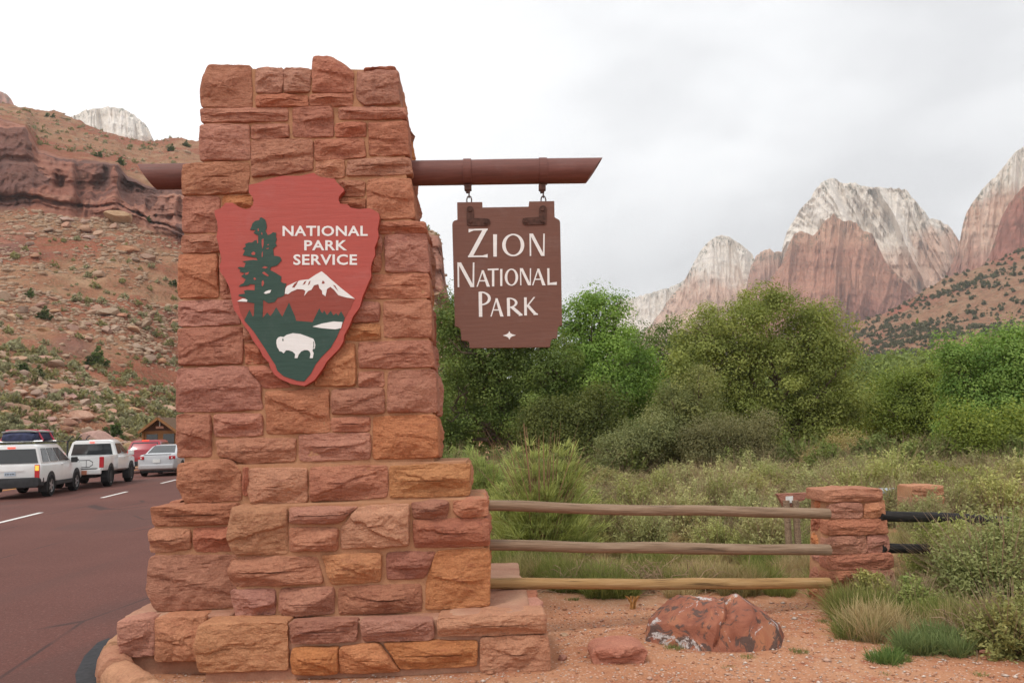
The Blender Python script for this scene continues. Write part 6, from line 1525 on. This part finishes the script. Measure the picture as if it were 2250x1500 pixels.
patch('windscreen', [(0.75, 0.93, 1.08), (-0.75, 0.93, 1.08), (-0.62, 0.12, 1.60), (0.62, 0.12, 1.60)], 0.04, 0.96, 0.06, 0.92, MAT['glass'], j, 0.012)
tb = [(-0.86, -2.20, 0.62), (0.86, -2.20, 0.62), (0.85, -2.20, 1.04), (-0.85, -2.20, 1.04)]
for s, (u0, u1) in (('L', (0.02, 0.10)), ('R', (0.90, 0.98))):
    t_ = patch('tail_light', tb, u0, u1, 0.02, 0.98, MAT['tail'], j, 0.018); patch('lit_lamp', tb, u0 + 0.01, u1 - 0.01, 0.55, 0.92, MAT['amber'], t_, 0.026)
patch('brake_light', rw, 0.42, 0.58, 0.90, 0.99, MAT['tail_lit'], j, 0.03)
pl_ = patch('number_plate', tb, 0.41, 0.59, 0.22, 0.50, MAT['plate'], j, 0.02); patch('trim_strip', tb, 0.28, 0.72, 0.56, 0.62, MAT['cwhite'], j, 0.03)
for k, u in enumerate((0.435, 0.46, 0.485, 0.515, 0.54, 0.565)): patch('plate_mark', tb, u - 0.006, u + 0.006, 0.29, 0.41, MAT['plastic'], pl_, 0.024)
for s in (-1, 1):
    for y in (-1.32, 1.32): arch(j, s * 0.893, y, 0.42, s); wheel(j, s * 0.80, y, 0.345, 0.22, s)
    box_obj('mirror', (s * 1.0, 0.62, 1.10), (0.2, 0.12, 0.18), MAT['plastic'], j, bev=0.03); box_obj('sill', (s * 0.87, 0, 0.40), (0.06, 1.7, 0.14), MAT['plastic'], j, bev=0.02)
    h_ = box_obj('door_handle', (s * 0.895, -0.25, 0.98), (0.03, 0.2, 0.03), MAT['cwhite'], j, bev=0.008)
    V, Fc = tube([(s * 0.60, -1.95, 1.70), (s * 0.61, -1.2, 1.74), (s * 0.60, 0.0, 1.70)], 0.018, 6); link('roof_rail', pydata('roof_rail', V, Fc), MAT['plastic'], j)
for y in (-1.7, -0.4):
    V, Fc = tube([(-0.72, y, 1.76), (0.72, y, 1.76)], 0.02, 6); link('rack_bar', pydata('rack_bar', V, Fc), MAT['alloy'], j)
# load on the rack: a dark bag under grey covers with pink straps
ld = empty('roof_load', (j.location.x, j.location.y, 1.785), RZ); tag(ld, 'dark cargo under a grey cover tied with pink straps on the roof rack', 'cargo')
hull('bag', [(-1.75, [(0.30, 0.0), (0.46, 0.03), (0.42, 0.14), (0.2, 0.2)]), (-1.5, [(0.36, 0.0), (0.52, 0.03), (0.50, 0.24), (0.25, 0.30)]), (0.1, [(0.34, 0.0), (0.50, 0.03), (0.46, 0.24), (0.25, 0.30)]), (0.35, [(0.2, 0.0), (0.3, 0.03), (0.26, 0.12), (0.1, 0.15)])], simple('navy bag', (0.03, 0.035, 0.075), 0.7, 0.3, 0.3), ld, bev=0.03)
hull('cover', [(-1.62, [(0.22, 0.28), (0.50, 0.26), (0.50, 0.30), (0.22, 0.345)]), (0.05, [(0.22, 0.29), (0.50, 0.26), (0.50, 0.30), (0.22, 0.35)])], simple('grey cover', (0.30, 0.30, 0.29), 0.6, 0.3, 0.2), ld, bev=0.01)
for y in (-1.35, -0.3):
    V, Fc = tube([(-0.6, y, 0.0), (-0.53, y, 0.16), (-0.45, y, 0.33), (0, y, 0.37), (0.45, y, 0.33), (0.53, y, 0.16), (0.62, y, 0.0)], 0.028, 6); link('strap', pydata('strap', V, Fc), simple('pink strap', (0.55, 0.06, 0.10), 0.7), ld)

# --- white double cab pickup
t = car_at('parked_pickup', 228, 29.6, 0.95, 2.65, 'white double cab pickup truck behind the boxy white four by four', 'pickup truck')
hull('body', [(-0.55, [(0.80, 0.55), (0.94, 0.62), (0.95, 1.08), (0.90, 1.14)]), (1.2, [(0.80, 0.50), (0.94, 0.58), (0.94, 1.08), (0.88, 1.14)]), (2.3, [(0.76, 0.50), (0.93, 0.58), (0.91, 1.0), (0.82, 1.08)]), (2.62, [(0.6, 0.52), (0.82, 0.6), (0.8, 0.9), (0.7, 0.98)])], MAT['cwhite'], t, bev=0.03)
for s in (-1, 1):
    hull('bed_side', [(-2.62, [(0.0001, 0)]) , ] if False else [(-2.62, [(0.03, 0.64), (0.045, 0.70), (0.045, 1.14), (0.03, 1.17)]), (-0.57, [(0.03, 0.58), (0.045, 0.64), (0.045, 1.14), (0.03, 1.17)])], MAT['cwhite'], t, bev=0.01).location.x = s * 0.905
box_obj('bed_floor', (0, -1.6, 0.72), (1.74, 2.04, 0.06), MAT['plastic'], t)
tg = box_obj('tailgate', (0, -2.60, 0.93), (1.76, 0.07, 0.46), MAT['cwhite'], t, bev=0.015); box_obj('handle', (0.0, -2.645, 1.06), (0.22, 0.03, 0.05), MAT['plastic'], tg, bev=0.008)
hull('cabin', [(-0.55, [(0.89, 1.12), (0.89, 1.15), (0.72, 1.68), (0.6, 1.74)]), (-0.35, [(0.89, 1.12), (0.90, 1.15), (0.73, 1.70), (0.6, 1.77)]), (0.55, [(0.89, 1.12), (0.90, 1.15), (0.72, 1.70), (0.6, 1.77)]), (0.75, [(0.89, 1.12), (0.90, 1.15), (0.71, 1.66), (0.6, 1.72)]), (1.6, [(0.82, 1.10), (0.84, 1.11), (0.80, 1.14), (0.7, 1.15)])], MAT['cwhite'], t, bev=0.03)
rw = [(-0.86, -0.555, 1.14), (0.86, -0.555, 1.14), (0.72, -0.555, 1.70), (-0.72, -0.555, 1.70)]
patch('rear_window', rw, 0.06, 0.94, 0.08, 0.84, MAT['glass'], t, 0.012); patch('brake_light', rw, 0.44, 0.56, 0.90, 0.98, MAT['tail_lit'], t, 0.03)
rs = [(0.90, -0.5, 1.15), (0.90, 1.5, 1.15), (0.725, 0.66, 1.69), (0.735, -0.4, 1.69)]
for u0, u1, cut in ((0.06, 0.40, None), (0.45, 0.90, [(0, 0), (1, 0), (0.70, 1), (0, 1)])): patch('side_window', rs, u0, u1, 0.08, 0.86, MAT['glass'], t, 0.010, cut=cut)
patch('windscreen', [(0.76, 1.57, 1.15), (-0.76, 1.57, 1.15), (-0.62, 0.78, 1.68), (0.62, 0.78, 1.68)], 0.04, 0.96, 0.06, 0.92, MAT['glass'], t, 0.012)
for s in (-1, 1):
    box_obj('tail_light', (s * 0.875, -2.61, 0.94), (0.15, 0.08, 0.40), MAT['tail'], t, bev=0.02)
    for y in (-1.6, 1.62): arch(t, s * 0.962, y, 0.46, s); wheel(t, s * 0.85, y, 0.385, 0.25, s, 6)
    box_obj('mirror', (s * 1.07, 0.98, 1.22), (0.22, 0.14, 0.22), MAT['cwhite'], t, bev=0.04); box_obj('door_handle', (s * 0.958, 0.45, 1.04), (0.03, 0.18, 0.03), MAT['cwhite'], t, bev=0.008)
box_obj('bumper', (0, -2.70, 0.60), (1.78, 0.16, 0.20), MAT['cwhite'], t, bev=0.04); box_obj('bumper_step', (0, -2.70, 0.715), (1.5, 0.14, 0.03), MAT['plastic'], t); box_obj('number_plate', (0.28, -2.79, 0.58), (0.30, 0.02, 0.15), simple('orange plate', (0.50, 0.20, 0.12), 0.5), t)
box_obj('chassis', (0, -0.2, 0.45), (1.2, 4.4, 0.16), MAT['plastic'], t)
rk = empty('bike_rack', (0, -2.9, 0)); rk.parent = t
V, Fc = tube([(-0.2, 0, 0.35), (-0.2, -0.01, 1.75)], 0.032, 8); link('mast', pydata('mast', V, Fc), MAT['plastic'], rk)
V, Fc = tube([(-0.72, -0.05, 0.78), (0.55, -0.05, 0.78), (0.66, -0.05, 0.86), (0.66, -0.05, 0.96), (0.55, -0.05, 1.03), (-0.72, -0.05, 1.03)], 0.016, 6); link('tray_loop', pydata('tray_loop', V, Fc), MAT['plastic'], rk)
for x in (-0.5, -0.02, 0.22, 0.45):
    V, Fc = tube([(x, -0.05, 0.79), (x, -0.05, 1.02)], 0.010, 6); link('tray_wire', pydata('tray_wire', V, Fc), MAT['plastic'], rk)
V, Fc = tube([(-0.75, -0.01, 1.74), (0.5, -0.01, 1.76)], 0.016, 6); link('top_arm', pydata('top_arm', V, Fc), MAT['plastic'], rk)
for x in (-0.15, 0.12, 0.40):
    V, Fc = tube([(x, -0.01, 1.76), (x + 0.05, -0.01, 1.86), (x + 0.14, -0.01, 1.93)], 0.018, 6); link('hook', pydata('hook', V, Fc), MAT['plastic'], rk)

# --- silver saloon
c = car_at('parked_saloon', 388, 37.6, 0.88, 2.4, 'silver saloon car partly hidden by the left side of the pillar', rz=math.radians(9))
hull('body', [(-2.42, [(0.55, 0.36), (0.74, 0.42), (0.76, 0.80), (0.66, 0.98)]), (-2.25, [(0.70, 0.28), (0.86, 0.36), (0.87, 0.82), (0.74, 1.02)]), (-1.5, [(0.72, 0.22), (0.90, 0.34), (0.90, 0.84), (0.80, 1.02)]), (0.9, [(0.72, 0.22), (0.90, 0.34), (0.90, 0.84), (0.80, 0.96)]), (2.0, [(0.70, 0.24), (0.86, 0.34), (0.84, 0.72), (0.7, 0.84)]), (2.4, [(0.5, 0.3), (0.64, 0.36), (0.62, 0.62), (0.5, 0.70)])], MAT['csilver'], c, bev=0.03)
hull('cabin', [(-1.75, [(0.72, 1.0), (0.74, 1.01), (0.68, 1.03), (0.5, 1.04)]), (-0.85, [(0.80, 0.99), (0.81, 1.02), (0.62, 1.38), (0.45, 1.44)]), (0.1, [(0.80, 0.97), (0.81, 1.0), (0.62, 1.42), (0.45, 1.48)]), (1.15, [(0.76, 0.93), (0.78, 0.95), (0.70, 0.97), (0.5, 0.98)])], MAT['csilver'], c, bev=0.02)
patch('rear_window', [(-0.66, -1.70, 1.05), (0.66, -1.70, 1.05), (0.5, -0.87, 1.43), (-0.5, -0.87, 1.43)], 0.03, 0.97, 0.06, 0.95, MAT['glass'], c, 0.014)
for s in (-1, 1):
    q = [(s * 0.80, -1.3, 1.03), (s * 0.79, 0.95, 0.98), (s * 0.635, 0.1, 1.41), (s * 0.635, -0.82, 1.37)]
    patch('side_window', q if s > 0 else q[::-1], 0.08, 0.92, 0.1, 0.9, MAT['glass'], c, 0.012)
    q = [(s * 0.45, -2.39, 0.80), (s * 0.78, -2.34, 0.80), (s * 0.72, -2.33, 0.97), (s * 0.45, -2.37, 0.97)]
    tl_ = box_obj('tail_light', (s * 0.68, -2.38, 0.87), (0.28, 0.12, 0.15), MAT['tail'], c, rot=Matrix.Rotation(s * 0.35, 3, 'Z'), bev=0.03); box_obj('reversing_lamp', (s * 0.66, -2.445, 0.87), (0.10, 0.02, 0.07), MAT['clear'], tl_)
    for y in (-1.35, 1.4): arch(c, s * 0.912, y, 0.38, s); wheel(c, s * 0.82, y, 0.32, 0.21, s)
box_obj('number_plate', (0, -2.43, 0.72), (0.32, 0.03, 0.15), MAT['plate_white'], c); box_obj('spoiler', (0, -2.30, 1.03), (1.2, 0.14, 0.03), MAT['csilver'], c, bev=0.01); box_obj('bumper', (0, -2.42, 0.46), (1.5, 0.12, 0.22), MAT['csilver'], c, bev=0.05); box_obj('underside', (0, -0.2, 0.24), (1.4, 4.0, 0.10), MAT['plastic'], c)
# --- dark red suv
r = car_at('parked_suv', 356, 42.0, 0.90, 2.3, 'dark red car with lit brake lights in front of the toll kiosk')
hull('body', [(-2.3, [(0.7, 0.5), (0.84, 0.55), (0.86, 1.02), (0.80, 1.10)]), (-2.15, [(0.74, 0.36), (0.90, 0.44), (0.91, 1.0), (0.86, 1.10)]), (1.2, [(0.74, 0.34), (0.90, 0.42), (0.91, 1.0), (0.84, 1.08)]), (2.3, [(0.6, 0.4), (0.76, 0.48), (0.74, 0.85), (0.66, 0.92)])], MAT['cred'], r, bev=0.04)
hull('cabin', [(-2.2, [(0.84, 1.08), (0.85, 1.10), (0.80, 1.16), (0.6, 1.20)]), (-1.85, [(0.84, 1.08), (0.86, 1.10), (0.70, 1.62), (0.55, 1.70)]), (0.2, [(0.84, 1.08), (0.86, 1.10), (0.70, 1.64), (0.55, 1.72)]), (1.2, [(0.80, 1.06), (0.81, 1.07), (0.74, 1.09), (0.6, 1.10)])], MAT['cred'], r, bev=0.03)
patch('rear_window', [(-0.78, -2.19, 1.14), (0.78, -2.19, 1.14), (0.64, -1.87, 1.66), (-0.64, -1.87, 1.66)], 0.04, 0.96, 0.08, 0.84, MAT['glass'], r, 0.016); box_obj('brake_light', (0, -1.88, 1.685), (0.34, 0.04, 0.05), MAT['tail_lit'], r)
for s in (-1, 1):
    tl_ = box_obj('tail_light', (s * 0.80, -2.28, 0.98), (0.14, 0.10, 0.34), MAT['tail'], r, bev=0.02); box_obj('lit_lamp', (s * 0.80, -2.335, 1.02), (0.10, 0.02, 0.20), MAT['tail_lit'], tl_)
    for y in (-1.4, 1.4): arch(r, s * 0.918, y, 0.42, s); wheel(r, s * 0.82, y, 0.36, 0.22, s)
    q = [(s * 0.858, -1.95, 1.11), (s * 0.858, 1.0, 1.09), (s * 0.705, 0.2, 1.62), (s * 0.705, -1.75, 1.60)]
    patch('side_window', q if s > 0 else q[::-1], 0.05, 0.95, 0.08, 0.88, MAT['glass'], r, 0.012)
box_obj('number_plate', (0, -2.32, 0.85), (0.32, 0.03, 0.15), MAT['plate_white'], r); box_obj('bumper', (0, -2.30, 0.50), (1.6, 0.14, 0.24), MAT['plastic'], r, bev=0.04)

# ------------------------------------------------------------------ toll kiosk
kD = 60.0; kp0 = at(352, 1000, kD)
ko = empty('toll_kiosk', (kp0[0], kD, 0.0), 0.10); tag(ko, 'small brown timber toll kiosk with gabled roof beyond the cars', 'kiosk')
MAT['timber'] = wood('brown timber', (0.26, 0.125, 0.052), (0.34, 0.17, 0.075), (0.14, 0.065, 0.03)); MAT['roofing'] = simple('brown shingles', (0.15, 0.095, 0.062), 0.95, 0.1, 0.3, 10)
def at_h(py): return float(at(352, py, kD)[2])
zp, ze = at_h(917), at_h(946)
box_obj('wall', (0.0, 2.0, ze / 2), (2.6, 4.0, ze), MAT['timber'], ko)
bm = bmesh.new(); a_ = [bm.verts.new(p) for p in ((-1.3, 0.0, ze), (1.3, 0.0, ze), (0, 0.0, zp - 0.12))]; b_ = [bm.verts.new((v.co.x, 4.0, v.co.z)) for v in a_]
bm.faces.new(a_); bm.faces.new(b_[::-1]); [bm.faces.new((a_[k], a_[(k + 1) % 3], b_[(k + 1) % 3], b_[k])) for k in range(3)]; bmesh.ops.recalc_face_normals(bm, faces=bm.faces[:]); link('gable', bm_mesh('gable', bm), simple('dark gable boards', (0.10, 0.045, 0.028), 0.9), ko)
sl_ = math.atan2(zp - ze, 1.3)
for s in (-1, 1):
    ln = 1.75; cx = s * ln / 2 * math.cos(sl_); cz = zp - ln / 2 * math.sin(sl_)
    rf = box_obj('roof_slope', (cx, 1.9, cz), (ln, 5.2, 0.10), MAT['roofing'], ko, rot=Matrix.Rotation(s * sl_, 3, 'Y')); box_obj('bargeboard', (cx, -0.73, cz - 0.06), (ln, 0.05, 0.18), MAT['timber'], rf, rot=Matrix.Rotation(s * sl_, 3, 'Y'))
    w_ = box_obj('window', (s * 0.60, -0.02, ze - 0.72), (0.80, 0.05, 0.95), MAT['glass'], ko); box_obj('sill', (s * 0.60, -0.06, ze - 1.25), (1.05, 0.08, 0.06), MAT['timber'], w_)
    box_obj('corner_post', (s * 1.26, -0.04, ze / 2), (0.14, 0.1, ze), MAT['timber'], ko)
box_obj('hanging_board', (0, -0.25, ze + 0.25), (0.55, 0.05, 0.16), simple('pink board', (0.48, 0.24, 0.17), 0.8), ko); V, Fc = tube([(0, -0.25, zp - 0.15), (0, -0.25, ze + 0.3)], 0.03, 6); link('board_chain', pydata('board_chain', V, Fc), MAT['plate_white'], ko)
V, Fc = join([tube([(1.5, 2.0, zp - 0.6), (1.5, 2.0, zp + 0.35)], 0.025, 6), tube([(0.9, 2.0, zp + 0.02), (2.3, 2.0, zp + 0.05)], 0.02, 6)]); link('aerial', pydata('aerial', V, Fc), MAT['alloy'], ko)

# ------------------------------------------------------------------ far bits behind the fence
fp = empty('stone_fence_post', tuple(at(2036, 1100, 12.5)[:2]) + (-0.1,)); tag(fp, 'farther low stone post half hidden by brush at the right', 'fence post')
PF2 = Plane(12.5)
ab = PF2.uv([2003, 2070, 2074, 2003], [1070, 1069, 1200, 1200]); bm = prism(ab, PF2, -0.45, -0.012); bmesh.ops.translate(bm, vec=-fp.location, verts=bm.verts[:]); link('mortar_core', bm_mesh('mortar_core', bm), MAT['mortar'], fp)
for q in ([(2004,1067),(2072,1066),(2073,1086),(2005,1087)], [(2003,1092),(2038,1091),(2038,1112),(2003,1113)], [(2041,1091),(2074,1091),(2074,1112),(2041,1112)], [(2003,1116),(2075,1115),(2075,1140),(2003,1141)], [(2003,1144),(2076,1143),(2076,1175),(2003,1176)]):
    _seed[0] += 1; link('stone', stone_mesh(PF2.uv([p[0] for p in q], [p[1] for p in q]), PF2, 0.44, _seed[0], 0.03, fp), MAT['t'], fp)
# small brown notice board
nb0 = at(1740, 1120, 9.6); nbd = empty('notice_board', (nb0[0], 9.6, -0.1)); tag(nbd, 'small dark red brown notice board with a pale label in the brush', 'sign')
PN = Plane(9.6)
bm = prism(PN.uv([1708, 1774, 1768, 1755, 1752, 1724, 1716], [1085, 1082, 1098, 1102, 1114, 1114, 1100]), PN, -0.08, 0.0); bmesh.ops.translate(bm, vec=-nbd.location, verts=bm.verts[:]); link('board', bm_mesh('board', bm), MAT['p'], nbd)
bm = prism(PN.uv([1726, 1742, 1742, 1726], [1090, 1089, 1104, 1104]), PN, 0.001, 0.008); bmesh.ops.translate(bm, vec=-nbd.location, verts=bm.verts[:]); link('paper', bm_mesh('paper', bm), MAT['plate_white'], nbd)
for x in (1728, 1748):
    p = at(x, 1108, 9.66); V, Fc = tube([(p[0], p[1], -0.2), (p[0], p[1], p[2] + 0.05)], 0.04, 6); link('post', pydata('post', V - np.array(nbd.location), Fc), MAT['wgrey'], nbd)
# pale metal lid of a utility box in the brush
pc = at(1945, 1078, 14.0); pb = empty('utility_box', (pc[0], 14.0, -0.1)); tag(pb, 'pale blue metal utility box top just showing behind the low stone post', 'box')
MAT['paleblue'] = simple('pale blue metal', (0.40, 0.45, 0.50), 0.45, 0.4, 0.15)
box_obj('lid', (0, 0, pc[2] + 0.1), (0.78, 0.5, 0.06), MAT['paleblue'], pb, bev=0.015); box_obj('case', (0, 0, (pc[2] + 0.07) / 2), (0.70, 0.44, pc[2] + 0.07), MAT['paleblue'], pb)

# ------------------------------------------------------------------ air
hz = bpy.data.materials.new('haze'); hz.use_nodes = True; hz.node_tree.nodes.clear()
ho = hz.node_tree.nodes.new('ShaderNodeOutputMaterial'); hv = hz.node_tree.nodes.new('ShaderNodeVolumePrincipled')
hv.inputs['Color'].default_value = (0.95, 0.95, 0.955, 1); hv.inputs['Density'].default_value = 0.00020; hv.inputs['Anisotropy'].default_value = 0.2
hz.node_tree.links.new(hv.outputs[0], ho.inputs['Volume'])
tag(box_obj('haze', (0, 1850, 309), (7300, 4500, 622), hz), 'thin pale haze in the air over the valley', kind='stuff')
